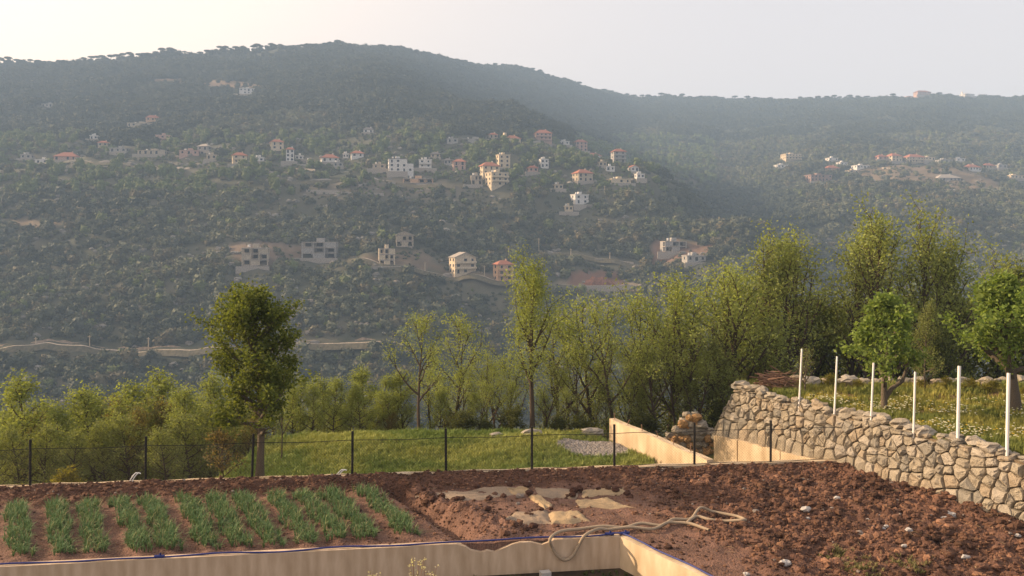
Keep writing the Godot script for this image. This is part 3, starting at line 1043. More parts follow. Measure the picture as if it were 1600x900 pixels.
	var c4 := [Vector3(-x - e, hgt, z + e), Vector3(x + e, hgt, z + e), Vector3(x + e, hgt, -z - e), Vector3(-x - e, hgt, -z - e)]
	if roof.ends_with("hip"):
		var k := minf(x * 0.62, dep * 0.5)
		var ra := Vector3(-x + k, hgt + rise, 0)
		var rb := Vector3(x - k, hgt + rise, 0)
		r.quad(c4[0], ra, rb, c4[1]); r.quad(c4[2], rb, ra, c4[3])
		r.quad(c4[1], rb, rb, c4[2]); r.quad(c4[3], ra, ra, c4[0])
		r.quad(c4[0] + Vector3.DOWN * 0.25, c4[0], c4[1], c4[1] + Vector3.DOWN * 0.25); r.quad(c4[3] + Vector3.DOWN * 0.25, c4[3], c4[0], c4[0] + Vector3.DOWN * 0.25)
		r.quad(c4[1] + Vector3.DOWN * 0.25, c4[1], c4[2], c4[2] + Vector3.DOWN * 0.25)
		var ro := obj("roof", r.mesh(), rm, h)
		var ch := MB.new()
		ch.box(Vector3(x * 0.35, hgt + rise * 0.3, -0.9), Vector3(x * 0.35 + 0.8, hgt + rise + 0.7, -0.1))
		obj("chimney", ch.mesh(), wm, ro)
	elif roof.ends_with("gable"):
		var ra := Vector3(0, hgt + rise, z + e)
		var rb := Vector3(0, hgt + rise, -z - e)
		r.quad(c4[0], ra, rb, c4[3]); r.quad(c4[1], c4[2], rb, ra)
		r.quad(c4[0] + Vector3.DOWN * 0.3, ra + Vector3.DOWN * 0.3, ra, c4[0]); r.quad(ra + Vector3.DOWN * 0.3, c4[1] + Vector3.DOWN * 0.3, c4[1], ra)
		obj("roof", r.mesh(), rm, h)
		var g := MB.new()
		g.quad(Vector3(-x, hgt, z - 0.05), Vector3(0, hgt + rise - 0.1, z - 0.05), Vector3(0, hgt + rise - 0.1, z - 0.05), Vector3(x, hgt, z - 0.05))
		obj("gable_wall", g.mesh(), wm, h)
	else:
		if style != "frame":
			r.box(Vector3(-x - 0.3, hgt, -z - 0.3), Vector3(x + 0.3, hgt + 0.35, z + 0.3))
			obj("roof_slab", r.mesh(), wm if roof == "flat" else rm, h)
		var t := MB.new()
		t.box(Vector3(-x * 0.2, hgt + (0.35 if style != "frame" else -0.05), -z * 0.5), Vector3(x * 0.25, hgt + 2.0, z * 0.2))
		obj("stair_head", t.mesh(), wm, h)

func build_village() -> void:
	house(75, 168, 19, 1, "flat", "grey", -8, "lone grey flat-roofed house low on the wooded slope below the pine ridge")
	house(384, 148, 24, 2, "flat", "white", 15, "white flat-roofed house on bare earth high on the hill")
	house(218, 199, 40, 1, "flat", "beige", 10, "long low beige house at the upper edge of the village")
	house(236, 190, 22, 1, "oldhip", "peach", 25, "peach house with a dull tiled roof uphill of the long low beige house")
	house(253, 224, 22, 2, "flat", "pink", 12, "pink two-storey house uphill of the cream arcaded bungalow", "balcony")
	house(236, 243, 42, 1, "flat", "beige", 5, "cream arcaded bungalow downhill of the pink two-storey house", "arches")
	house(101, 252, 34, 1, "oldhip", "pink", 8, "low house with a wide red tiled roof beside the village road", "arches")
	house(65, 257, 20, 1, "flat", "white", 5, "small white shed beside the low wide red-roofed house")
	house(146, 219, 12, 1, "flat", "white", 10, "tiny white hut among trees uphill of the village road")
	house(185, 239, 26, 1, "flat", "grey", 0, "grey low building half hidden by trees beside the village road")
	house(294, 243, 30, 1, "flat", "pink", 10, "low dusty pink house with a small house at its end", "wing")
	house(318, 236, 18, 1, "palehip", "grey", -10, "grey cottage with a pale roof under dark trees")
	house(372, 257, 23, 2, "hip", "cream", 22, "sunlit cream two-storey house with balconies and red roof on a terrace", "balcony")
	house(431, 235, 20, 2, "hip", "cream", 25, "cream red-roofed house standing alone uphill of the village lane")
	house(452, 254, 13, 3, "oldhip", "white", 15, "narrow white three-storey house with a tiled roof")
	house(467, 251, 12, 1, "flat", "white", 5, "little white flat-roofed annexe beside the narrow three-storey house")
	house(513, 254, 28, 1, "hip", "white", 20, "bungalow under a big steep red hipped roof")
	house(557, 247, 20, 1, "hip", "white", 15, "white cottage with a pointed red roof and a white shed")
	house(540, 248, 9, 1, "flat", "white", 5, "small white shed next to the cottage with a pointed red roof")
	house(620, 270, 30, 3, "greyflat", "white", 12, "bright white three-storey villa with a dark roof and a side wing", "wing")
	house(664, 264, 20, 2, "flat", "white", 5, "white two-storey house next to the bright white villa", "balcony")
	house(699, 258, 11, 1, "greyhip", "grey", 5, "tiny grey-roofed cottage between two white and pink houses")
	house(717, 267, 20, 2, "hip", "pink", 8, "pink house with a flat red roof and arched front", "arches")
	house(764, 274, 30, 2, "hip", "cream", 22, "cream house with a long red roof behind the balconied block")
	house(786, 263, 20, 3, "flat", "cream", 20, "tall cream flat-roofed house uphill of the long red roof")
	house(744, 289, 18, 2, "flat", "beige", 10, "beige house with dark openings beside the balconied block", "frame")
	house(776, 292, 32, 3, "flat", "cream", 28, "sunlit cream block with a balcony on every floor", "balcony", "apartment_block")
	house(652, 287, 48, 1, "flat", "peach", 6, "long low peach building with a row of pillars", "frame")
	house(742, 224, 44, 1, "flat", "grey", 2, "long grey building with an open row of pillars at the wood's edge", "frame")
	house(800, 223, 24, 1, "hip", "cream", 22, "house with a red roof and a slim white tower", "tower")
	house(848, 220, 27, 2, "oldhip", "pink", 10, "pale pink house with a red roof on the brow of the spur", "balcony")
	house(850, 263, 13, 2, "flat", "white", 12, "small bright white two-storey house among bushes")
	house(907, 237, 20, 3, "oldhip", "pink", 15, "tall pink three-storey house on the crest of the spur")
	house(927, 249, 24, 1, "hip", "white", 12, "low house with a bright red roof beside the tall pink house")
	house(967, 256, 21, 3, "oldhip", "grey", 12, "grey three-storey house with a red roof on the crest", "balcony")
	house(911, 285, 28, 2, "hip", "beige", 25, "big beige house with a steep red roof in trees")
	house(968, 288, 33, 1, "flat", "cream", 14, "long cream flat-roofed house by the end of the spur", "wing")
	house(953, 268, 14, 1, "flat", "white", 8, "small white house between the crest houses and the long cream one")
	house(990, 269, 15, 1, "gable", "white", 22, "white cottage with a gabled roof at the end of the spur")
	house(906, 320, 25, 2, "flat", "white", 22, "modern white cubic house standing alone below the village", "wing")
	house(888, 331, 13, 1, "flat", "cream", 10, "small cream outbuilding below the modern white cubic house")
	house(396, 416, 42, 3, "flat", "beige", 12, "unfinished concrete apartment block on bare pink earth", "frame", "unfinished_building")
	house(497, 405, 54, 3, "flat", "grey", 6, "wide unfinished concrete block with open floors on the hillside", "frame", "unfinished_building")
	house(631, 386, 28, 2, "palegable", "beige", 10, "unfinished house with a pale gabled roof on a terrace", "frame", "unfinished_building")
	house(603, 416, 26, 3, "flat", "cream", 14, "unfinished cream block with open balconies beside the lower road", "frame", "unfinished_building")
	house(722, 430, 38, 3, "palegable", "cream", 24, "cream gabled apartment block with many windows above the lower road", "balcony", "apartment_block")
	house(786, 441, 28, 3, "hip", "peach", 24, "peach three-storey block with a red roof by the lower road", "balcony", "apartment_block")
	house(1054, 394, 36, 2, "flat", "grey", 8, "unfinished grey concrete house on a red earth platform", "frame", "unfinished_building")
	house(1086, 410, 32, 1, "flat", "grey", 10, "low grey building below the unfinished house on red earth", "wing")
	house(1238, 250, 24, 2, "flat", "cream", 10, "cream two-storey house at the edge of the distant wood", "balcony")
	house(1281, 284, 34, 2, "flat", "brown", 12, "plain reddish brown block at the lower end of the distant hamlet")
	house(1301, 268, 18, 1, "oldhip", "pink", 8, "low pink house uphill of the reddish brown block")
	house(1301, 252, 14, 1, "flat", "white", 12, "little white house in the middle of the distant hamlet")
	house(1317, 259, 13, 1, "flat", "white", 18, "bright white hut beside the ploughed field")
	house(1347, 264, 20, 1, "flat", "white", 10, "white bungalow at the corner of the ploughed field", "wing")
	house(1399, 253, 19, 2, "hip", "cream", 20, "smaller cream house with a red roof at the top of the ploughed field")
	house(1431, 255, 30, 2, "hip", "cream", 16, "larger cream house with a long red roof at the top of the field", "balcony")
	house(1478, 255, 18, 1, "flat", "grey", 5, "grey shed by the wood at the top of the field")
	house(1500, 253, 14, 1, "flat", "white", 10, "white hut beside the grey shed above the field")
	house(1521, 267, 22, 1, "hip", "white", 18, "white cottage with a dull red roof right of the ploughed field".replace("right of", "past"))
	house(1482, 284, 32, 1, "palehip", "grey", 4, "long grey barn at the lower side of the ploughed field")
	house(1566, 263, 13, 1, "flat", "grey", 5, "tiny grey hut in bushes past the ploughed field")
	house(1588, 280, 24, 1, "flat", "cream", 12, "cream flat-roofed house at the far end of the hamlet")
	house(1438, 157, 22, 2, "oldhip", "pink", 12, "pink house with a tiled roof on the skyline")
	house(1508, 158, 18, 2, "flat", "white", 18, "white house with a corner turret on the skyline", "tower")
	# smaller buildings scattered among them
	for q in [[40, 249, 16, 1, "flat", "grey", 6, "small grey flat-roofed building at the start of the village road"], [575, 209, 16, 1, "greyhip", "white", 8, "lone white cottage in the dark wood uphill of the village"],
		[404, 254, 16, 1, "flat", "white", 8, "low white outbuilding between two red-roofed cream houses"], [484, 258, 14, 1, "flat", "beige", 12, "small beige shed downhill of the big steep red roof"],
		[592, 265, 20, 1, "flat", "beige", 4, "low beige garage beside the bright white villa"], [706, 224, 18, 1, "flat", "grey", 10, "grey hut at the end of the long pillared building"],
		[770, 217, 14, 1, "oldhip", "beige", 15, "little beige house uphill of the slim white tower"], [882, 227, 15, 1, "flat", "white", 8, "small white house between the brow and the tall pink house"],
		[941, 261, 13, 1, "flat", "beige", 10, "small beige hut downhill of the bright red low roof"], [832, 270, 16, 1, "oldhip", "pink", 16, "small pink house among bushes downhill of the tiny white house"],
		[872, 297, 14, 1, "flat", "beige", 12, "beige hut in the scrub uphill of the modern white house"], [680, 248, 15, 1, "greyhip", "beige", 4, "beige cottage under the bright green trees"],
		[1222, 263, 16, 1, "flat", "white", 6, "low white wall-like shed below the cream house by the wood"], [1333, 272, 15, 1, "flat", "beige", 10, "beige hut on the lower corner of the ploughed field"],
		[1378, 250, 14, 1, "oldhip", "pink", 12, "little pink house beside the smaller cream red-roofed house"], [1452, 251, 15, 1, "flat", "cream", 8, "low cream annexe beside the larger cream house"],
		[1546, 264, 16, 1, "oldhip", "beige", 12, "beige cottage with a dull roof between two pale huts"], [1418, 156, 14, 1, "flat", "pink", 10, "low pink annexe next to the pink skyline house"],
		[330, 250, 16, 1, "flat", "beige", 8, "small beige house near the grey cottage under dark trees"], [160, 230, 15, 1, "oldhip", "beige", 10, "small tile-roofed house uphill of the grey low building"],
		[528, 262, 15, 1, "flat", "grey", 4, "grey shed downhill of the cottage with pointed red roof"], [1000, 280, 13, 1, "flat", "white", 12, "tiny white hut at the tip of the spur"]]:
		house(q[0], q[1], q[2], q[3], q[4], q[5], q[6], q[7])
	# poles
	for q in [[232, 547, 20], [140, 540, 16], [795, 398, 14], [842, 392, 20], [892, 404, 16], [953, 408, 14], [664, 425, 16], [757, 437, 22], [945, 304, 14], [56, 540, 13]]:
		var p := on_hill(q[0], q[1])
		var hh: float = q[2] * -p.z / F
		var pole := thing("utility_pole", "pale wooden utility pole beside a road on the far hillside", "pole", p, 0.0, "utility poles on the far hillside")
		var mb := MB.new()
		mb.tube([Vector3(0, -1, 0), Vector3(0, hh, 0)], [0.24, 0.18], 6)
		obj("post", mb.mesh(), M.wood_pole, pole)
		var cb := MB.new()
		cb.box(Vector3(-0.7, hh - 0.7, -0.08), Vector3(0.7, hh - 0.5, 0.24))
		obj("crossarm", cb.mesh(), M.wood_pole, pole)
		take(p.x, -p.z, 3.0); take(p.x, -p.z - 5.0, 3.0)

func blob_tree(seed_: int, tall: float, quads: int, lumps: float) -> ArrayMesh:
	# a small crown for trees far away: lumpy inside, leaf sprays outside; about one metre across
	var f := FastNoiseLite.new()
	f.seed = seed_
	f.frequency = 1.6
	var r := RandomNumberGenerator.new()
	r.seed = seed_
	var mb := MB.new()
	var core := rock_mesh(seed_, 8, 6, 0.34)
	var arr := core.surface_get_arrays(0)
	var vv: PackedVector3Array = arr[Mesh.ARRAY_VERTEX]
	for k in range(0, vv.size(), 3):
		for e in 3:
			var p := vv[k + e] * 0.42
			mb.vert(Vector3(p.x, 0.45 * tall + p.y * tall, p.z), Color(0.8, 0.8, 0.8))
		mb.tri(k, k + 1, k + 2)
	for k in quads:
		var dir := Vector3(r.randf_range(-1, 1), r.randf_range(-0.6, 1), r.randf_range(-1, 1)).normalized()
		var rad := 0.5 * (1.0 + lumps * f.get_noise_3dv(dir * 1.2)) * r.randf_range(0.82, 1.08)
		var p := Vector3(dir.x * rad, 0.45 * tall + dir.y * rad * tall, dir.z * rad)
		var a := Vector3(r.randf_range(-1, 1), r.randf_range(-1, 1), r.randf_range(-1, 1)).normalized() * r.randf_range(0.09, 0.17)
		var b := a.cross(dir + Vector3(r.randf_range(-0.6, 0.6), r.randf_range(-0.6, 0.6), r.randf_range(-0.6, 0.6))).normalized() * r.randf_range(0.06, 0.12)
		var t := r.randf_range(0.75, 1.3)
		mb.quad(p - a, p - b, p + a, p + b, Color(t, t, t))
	return mb.mesh()

func build_hillside_woods() -> void:
	var kinds := []
	for s in 4: kinds.append(blob_tree(500 + s, [0.85, 1.05, 0.7, 1.5][s], 90, 0.7))
	var xf := [[], [], [], []]
	var cl := [[], [], [], []]
	for k in 330000:
		var d := sqrt(lerpf(60.0 * 60.0, 1780.0 * 1780.0, rng.randf()))
		var x := d * rnd(-0.66, 0.66)
		var y := H(x, d)
		var py := HORIZON + (EYE - y) / d * F
		var px := 800.0 + F * x / d
		if is_taken(x, d): continue
		var n1 := nz.get_noise_2d(x * 2.2 + 33.0, d * 2.2)
		var n2 := nz.get_noise_2d(x * 0.6 - 80.0, d * 0.6)
		var dens := 0.86 + 1.15 * n1
		var pine := smoothstep(228.0, 196.0, py + 45.0 * n2 + (18.0 if px > 250.0 and px < 720.0 else 0.0))
		dens = lerpf(dens, 1.2 + n1, pine)
		var village := smoothstep(205.0, 225.0, py) * smoothstep(320.0, 285.0, py) * smoothstep(1160.0, 1060.0, px)
		dens = lerpf(dens, 0.24 + 0.6 * n1, village * 0.9)
		var pk := patch_at(x, d, y)
		if pk >= 0: dens = 0.06 if pk != 4 and pk != 10 and pk != 7 else 0.3
		if py < 250.0 and px < 540.0 and d > 1095.0 + 200.0 * smoothstep(450.0, 540.0, px): dens *= 0.12
		var low := is_cleared(x, d)
		if low: dens = 1.0
		if rng.randf() > dens: continue
		var s := 1.7 + 4.4 * pow(rng.randf(), 2.0)
		var w := rng.randi() % 3
		var c := Color(0.052, 0.062, 0.038).lerp(Color(0.13, 0.135, 0.078), clampf(0.42 + n2 + rnd(-0.42, 0.42), 0.0, 1.0))
		if rng.randf() < 0.12: c = Color(0.12, 0.105, 0.06)
		elif rng.randf() < 0.08: c = Color(0.13, 0.155, 0.05)
		elif rng.randf() < 0.08: c = Color(0.10, 0.11, 0.08)
		var back := smoothstep(930.0, 1080.0, px) * smoothstep(540.0, 600.0, d) * smoothstep(900.0, 760.0, d + 400.0 * smoothstep(1200.0, 1330.0, px))
		if back > rng.randf() * 0.8 + 0.1 and not low:
			c = Color(0.045, 0.058, 0.036).lerp(Color(0.07, 0.08, 0.046), rng.randf())
		elif pine > 0.4:
			c = Color(0.032, 0.042, 0.022).lerp(Color(0.055, 0.062, 0.032), rng.randf())
			s = rnd(3.5, 7.0)
		elif village > 0.4 and rng.randf() < 0.4:
			c = Color(0.11, 0.14, 0.045); s = rnd(3.0, 6.0)
			if rng.randf() < 0.4: w = 3
		if d < 250.0: s = rnd(2.0, 3.6)
		if low: s = rnd(0.7, 2.1)
		var b := Basis(Vector3.UP, rnd(0, TAU)).scaled(Vector3(s, s * rnd(0.85, 1.15), s))
		xf[w].append(Transform3D(b, Vector3(x, y - 0.25, -d)))
		cl[w].append(c)
	for w in 4:
		multi("hillside_woods", kinds[w], M.far_leaf, xf[w], cl[w], "dense scrub and woodland covering the far hillside")
	# pale outcrops
	var rk := rock_mesh(77, 8, 6, 0.4)
	var rx := []
	var rc := []
	for k in 6000:
		var d := rnd(300.0, 800.0)
		var x := d * rnd(-0.62, 0.62)
		var n1 := nz.get_noise_2d(x * 2.2 + 33.0, d * 2.2)
		if n1 > -0.10 or rng.randf() > 0.8: continue
		var s := rnd(0.4, 1.5)
		rx.append(Transform3D(Basis.from_euler(Vector3(rnd(-0.3, 0.3), rnd(0, TAU), 0)).scaled(Vector3(s * 1.3, s * 0.8, s)), Vector3(x, H(x, d) + 0.2, -d)))
		rc.append(Color(0.34, 0.31, 0.27) * rnd(0.7, 1.2))
	multi("rock_outcrops", rk, M.clod, rx, rc, "scattered pale limestone outcrops on the far hillside")

func pine_mesh(seed_: int) -> Array:
	var r := RandomNumberGenerator.new()
	r.seed = seed_
	var t := MB.new()
	var bend := r.randf_range(-0.8, 0.8)
	t.tube([Vector3(0, -1.5, 0), Vector3(bend * 0.3, 2.5, 0), Vector3(bend, 6.5, 0)], [0.38, 0.3, 0.2], 6)
	for k in 5:
		var a := r.randf_range(0, TAU)
		var l := r.randf_range(2.0, 4.2)
		t.tube([Vector3(bend * 0.8, 5.0, 0), Vector3(bend + cos(a) * l, 7.2, sin(a) * l)], [0.16, 0.06], 5)
	var c := MB.new()
	for k in 520:
		var a := r.randf_range(0, TAU)
		var q := sqrt(r.randf()) * 5.2
		var lump := 0.55 * sin(a * 3.0 + seed_) + 0.4 * sin(a * 5.0)
		q *= 1.0 + 0.12 * lump
		var top := 2.2 * sqrt(maxf(0.0, 1.0 - q * q / 32.0))
		var p := Vector3(bend + cos(a) * q, 7.2 + r.randf_range(-0.35, 1.0) * top, sin(a) * q)
		var u := Vector3(r.randf_range(-1, 1), r.randf_range(-0.4, 0.4), r.randf_range(-1, 1)).normalized() * r.randf_range(0.5, 0.9)
		var v := u.cross(Vector3(r.randf_range(-1, 1), 1, r.randf_range(-1, 1))).normalized() * r.randf_range(0.35, 0.6)
		var col := Color(0.040, 0.050, 0.024) * r.randf_range(0.75, 1.35)
		c.quad(p - u, p - v, p + u, p + v, col)
	return [t.mesh(), c.mesh()]

func ridge_point(px: float) -> Vector3:      # the highest point of the ridge in that direction, as the eye sees it
	var best := Vector3.ZERO
	var most := -9.0
	var d := 900.0
	while d < 2000.0:
		var x := (px - 800.0) / F * d
		var y := H(x, d)
		if (y - EYE) / d > most:
			most = (y - EYE) / d
			best = Vector3(x, y, -d)
		d += 6.0
	return best

func build_ridge_pines() -> void:
	var kinds := []
	for s in 4: kinds.append(pine_mesh(700 + s))
	var px := 2.0
	while px < 1600.0:
		var p := ridge_point(px)
		var s := rnd(0.55, 1.0)
		var gap := rnd(5.0, 10.0) if rng.randf() < 0.9 else rnd(10.0, 18.0)
		if px > 530.0 and px < 1030.0: s = rnd(0.5, 0.75); gap = rnd(8.0, 14.0)
		elif px >= 1030.0: s = rnd(0.45, 0.8); gap = rnd(8.0, 15.0)
		if not (px > 1405.0 and px < 1466.0) and not (px > 1484.0 and px < 1534.0):
			p.z -= rnd(-8.0, -1.0)
			p.y = H(p.x, -p.z)
			var q: Array = kinds[rng.randi() % 4]
			var lab := "flat-topped umbrella pine standing along the bare left-hand skyline".replace("bare left-hand skyline", "highest skyline, sky showing under its crown")
			if px > 530.0 and px < 1030.0: lab = "umbrella pine closing the long descending skyline of the wooded hill"
			elif px >= 1030.0: lab = "small umbrella pine along the low level skyline near the skyline houses"
			var t := thing("umbrella_pine", lab, "pine tree", p, rnd(0, TAU), "umbrella pines along the skyline")
			s *= -p.z / 1150.0
			t.scale = Vector3(s, s * rnd(0.85, 1.1), s)
			obj("trunk", q[0], M.bark, t)
			obj("crown", q[1], M.far_leaf, t)
		px += gap

# ---------- fence ----------
func on_fence(px: float) -> Vector3:
	var k := (px - 800.0) / F
	var x := 22.3 * k / (1.0 - 0.12 * k)
	return Vector3(x, 0.0, -fence_d(x))

func build_fence() -> void:
	var f := thing("chain_link_fence", "dark chain-link fence with slim posts along the far edge of the garden", "fence")
	var pxs := [-145, 47, 227, 393, 550, 697, 831, 960, 1085, 1204, 1317]
	for k in pxs.size():
		var p := on_fence(pxs[k])
		var mb := MB.new()
		var lean := Vector3(rnd(-0.02, 0.02) + (0.05 if k == 3 else 0.0), 0, rnd(-0.02, 0.02))
		mb.tube([p + Vector3.DOWN * 0.3, p + Vector3.UP * 1.2 + lean, p + Vector3.UP * 1.204 + lean], [0.032, 0.032, 0.001], 8)
		obj("post", mb.mesh(), M.dark_metal, f)
	var a := on_fence(pxs[0])
	var b := on_fence(pxs[-1])
	for y in [0.10, 0.97]:
		var pts := []
		var rad := []
		for k in 81:
			var t := k / 80.0
			pts.append(a.lerp(b, t) + Vector3.UP * (y + 0.012 * sin(t * 60.0)) + Vector3(0, 0, 0.03))
			rad.append(0.008)
		var mb := MB.new()
		mb.tube(pts, rad, 4)
		obj("straining_wire", mb.mesh(), M.dark_metal, f)
	var L := a.distance_to(b)
	var dir := (b - a) / L
	var w := MB.new()
	var s := 0.0
	while s < L:
		for g in [-1.0, 1.0]:
			var p := a + dir * s + Vector3(0, 0.10, 0.03)
			var e := clampf(s + g * 0.87, 0.0, L)
			var q := a + dir * e + Vector3(0, 0.10 + absf(e - s), 0.03)
			w.tube([p, q], [0.0017, 0.0017], 3)
		s += 0.075
	obj("wire_mesh", w.mesh(), M.wire, f)
	# concrete kerb under the fence
	var m := MB.new()
	var prev := []
	for k in 61:
		var p := (a - dir * 4.0).lerp(b + dir * 0.1, k / 60.0)
		var top := 0.085 + 0.012 * sin(k * 1.7)
		var now := [p + Vector3(0, -0.9, 0.10), p + Vector3(0, top, 0.10), p + Vector3(0, top, -0.12), p + Vector3(0, -0.9, -0.12)]
		if prev:
			for e in 3: m.quad(prev[e], prev[e + 1], now[e + 1], now[e])
		prev = now
	var kerb := obj("concrete_kerb", m.mesh(), M.pale_concrete)
	tag(kerb, "narrow pale concrete kerb that the chain-link fence posts stand in", "kerb")

# ---------- trees ----------
func tree_mesh(seed_: int, P: Dictionary) -> Array:
	var r := RandomNumberGenerator.new()
	r.seed = seed_
	var h: float = P.h
	var t := MB.new()
	var tips := []
	var trunk := []
	var tr := []
	var p := Vector3.ZERO
	var drift: Vector3 = Vector3(r.randf_range(-1, 1), 0, r.randf_range(-1, 1)) * P.get("lean", 0.05)
	var n := 10
	var top: float = P.get("trunk_top", 0.93)
	for k in n + 1:
		var q := float(k) / n
		trunk.append(p)
		tr.append(P.r * pow(1.0 - q * 0.93, 0.85) * (1.35 if k == 0 else 1.0))
		drift += Vector3(r.randf_range(-1, 1), 0, r.randf_range(-1, 1)) * P.get("wander", 0.06)
		drift *= 0.92
		p += (Vector3.UP + drift) * (h * top / n)
	trunk[0].y -= 0.3
	t.tube(trunk, tr, 7)
	var az := r.randf_range(0, TAU)
	for k in int(P.limbs):
		var u: float = (k + r.randf()) / P.limbs
		var q: float = lerpf(P.clear, 0.96, u)
		var f := q * n
		var i0 := mini(int(f), n - 1)
		var start: Vector3 = trunk[i0].lerp(trunk[i0 + 1], f - i0)
		az += 2.4 + r.randf_range(-0.5, 0.5)
		var shape: float = P.shape.call(u)
		var l: float = P.spread * h * shape * r.randf_range(0.75, 1.2)
		var ang: float = deg_to_rad(P.angle * lerpf(1.15, 0.55, u) * r.randf_range(0.8, 1.2))
		var dir := Vector3(cos(az) * sin(ang), cos(ang), sin(az) * sin(ang))
		var pts := [start]
		var rad := []
		var c := start
		var ns := 5
		for s in ns:
			dir = (dir + Vector3(r.randf_range(-1, 1), r.randf_range(-0.5, 1.0) + P.get("rise", 0.15), r.randf_range(-1, 1)) * 0.22).normalized()
			c += dir * (l / ns)
			pts.append(c)
		var r0: float = clampf(P.r * (1.0 - q) * 0.85 + P.r * 0.12, 0.014, P.r * 0.65)
		for s in ns + 1: rad.append(lerpf(r0, 0.008, float(s) / ns))
		t.tube(pts, rad, 5)
		for s in int(P.subs):
			var e: float = r.randf_range(0.25, 1.0) * ns
			var i1 := mini(int(e), ns - 1)
			var st: Vector3 = pts[i1].lerp(pts[i1 + 1], e - i1)
			var out := (dir * 0.7 + Vector3(r.randf_range(-1, 1), r.randf_range(-0.5, 1), r.randf_range(-1, 1))).normalized()
			var sl: float = l * r.randf_range(0.22, 0.45) + 0.1
			var mid := st + out * sl * 0.55
			var en := st + out * sl + Vector3(r.randf_range(-1, 1), r.randf_range(0, 1), r.randf_range(-1, 1)) * sl * 0.2
			t.tube([st, mid, en], [lerpf(r0, 0.008, e / ns) * 0.6 + 0.004, 0.009, 0.004], 4)
			tips.append([mid, en])
		tips.append([pts[ns - 1], pts[ns]])
	tips.append([trunk[n - 1], trunk[n]])
	for s in P.get("stems", []):
		var rr := []
		for k in s[0].size(): rr.append(lerpf(s[1], s[2], float(k) / (s[0].size() - 1)))
		t.tube(s[0], rr, 6)
	var c := MB.new()
	var size: float = P.leaf
	var cl: float = P.clump
	var tints := []
	for k in tips.size(): tints.append(r.randf_range(0.82, 1.18))
	for k in int(P.leaves):
		var w := r.randi() % tips.size()
		var e: Array = tips[w]
		var o := Vector3(r.randfn(), r.randfn(), r.randfn()) * cl * 0.55
		var q: Vector3 = e[0].lerp(e[1], r.randf_range(-0.2, 1.15)) + o
		if q.y < P.get("floor", 0.15): continue
		var a := Vector3(r.randf_range(-1, 1), r.randf_range(-1, 0.6), r.randf_range(-1, 1)).normalized()
		var b := a.cross(Vector3(r.randf_range(-1, 1), r.randf_range(-1, 1), r.randf_range(-1, 1))).normalized()
		var sz := size * r.randf_range(0.6, 1.3)
		var col: Color = P.c1.lerp(P.c2, r.randf()) * (tints[w] * r.randf_range(0.85, 1.15))
		a *= sz
		b *= sz * 0.52
		c.quad(q - a, q - b * 1.0 + a * 0.1, q + a, q + b + a * 0.1, col)
	return [t.mesh(), c.mesh()]

var kinds := {}

func put_tree(kind: String, called: String, label: String, cat: String, group: String, px: float, d: float, top_py: float, wide := 1.0, y := INF, bark: Material = null) -> Node3D:
	var x := (px - 800.0) / F * d
	var base := H(x, d) if y == INF else y
	var list: Array = kinds[kind]
	var k: Array = list[rng.randi() % list.size()]
	var h: float = EYE - (top_py - HORIZON) / F * d - base
	var s: float = h / k[2]
	var o := thing(called, label, cat, Vector3(x, base, -d), rnd(0, TAU), group)
	o.scale = Vector3(s * wide, s, s * wide)
	if k[0]: obj("trunk", k[0], bark if bark else M.bark, o)
	obj("crown", k[1], M.leaf, o)
	return o

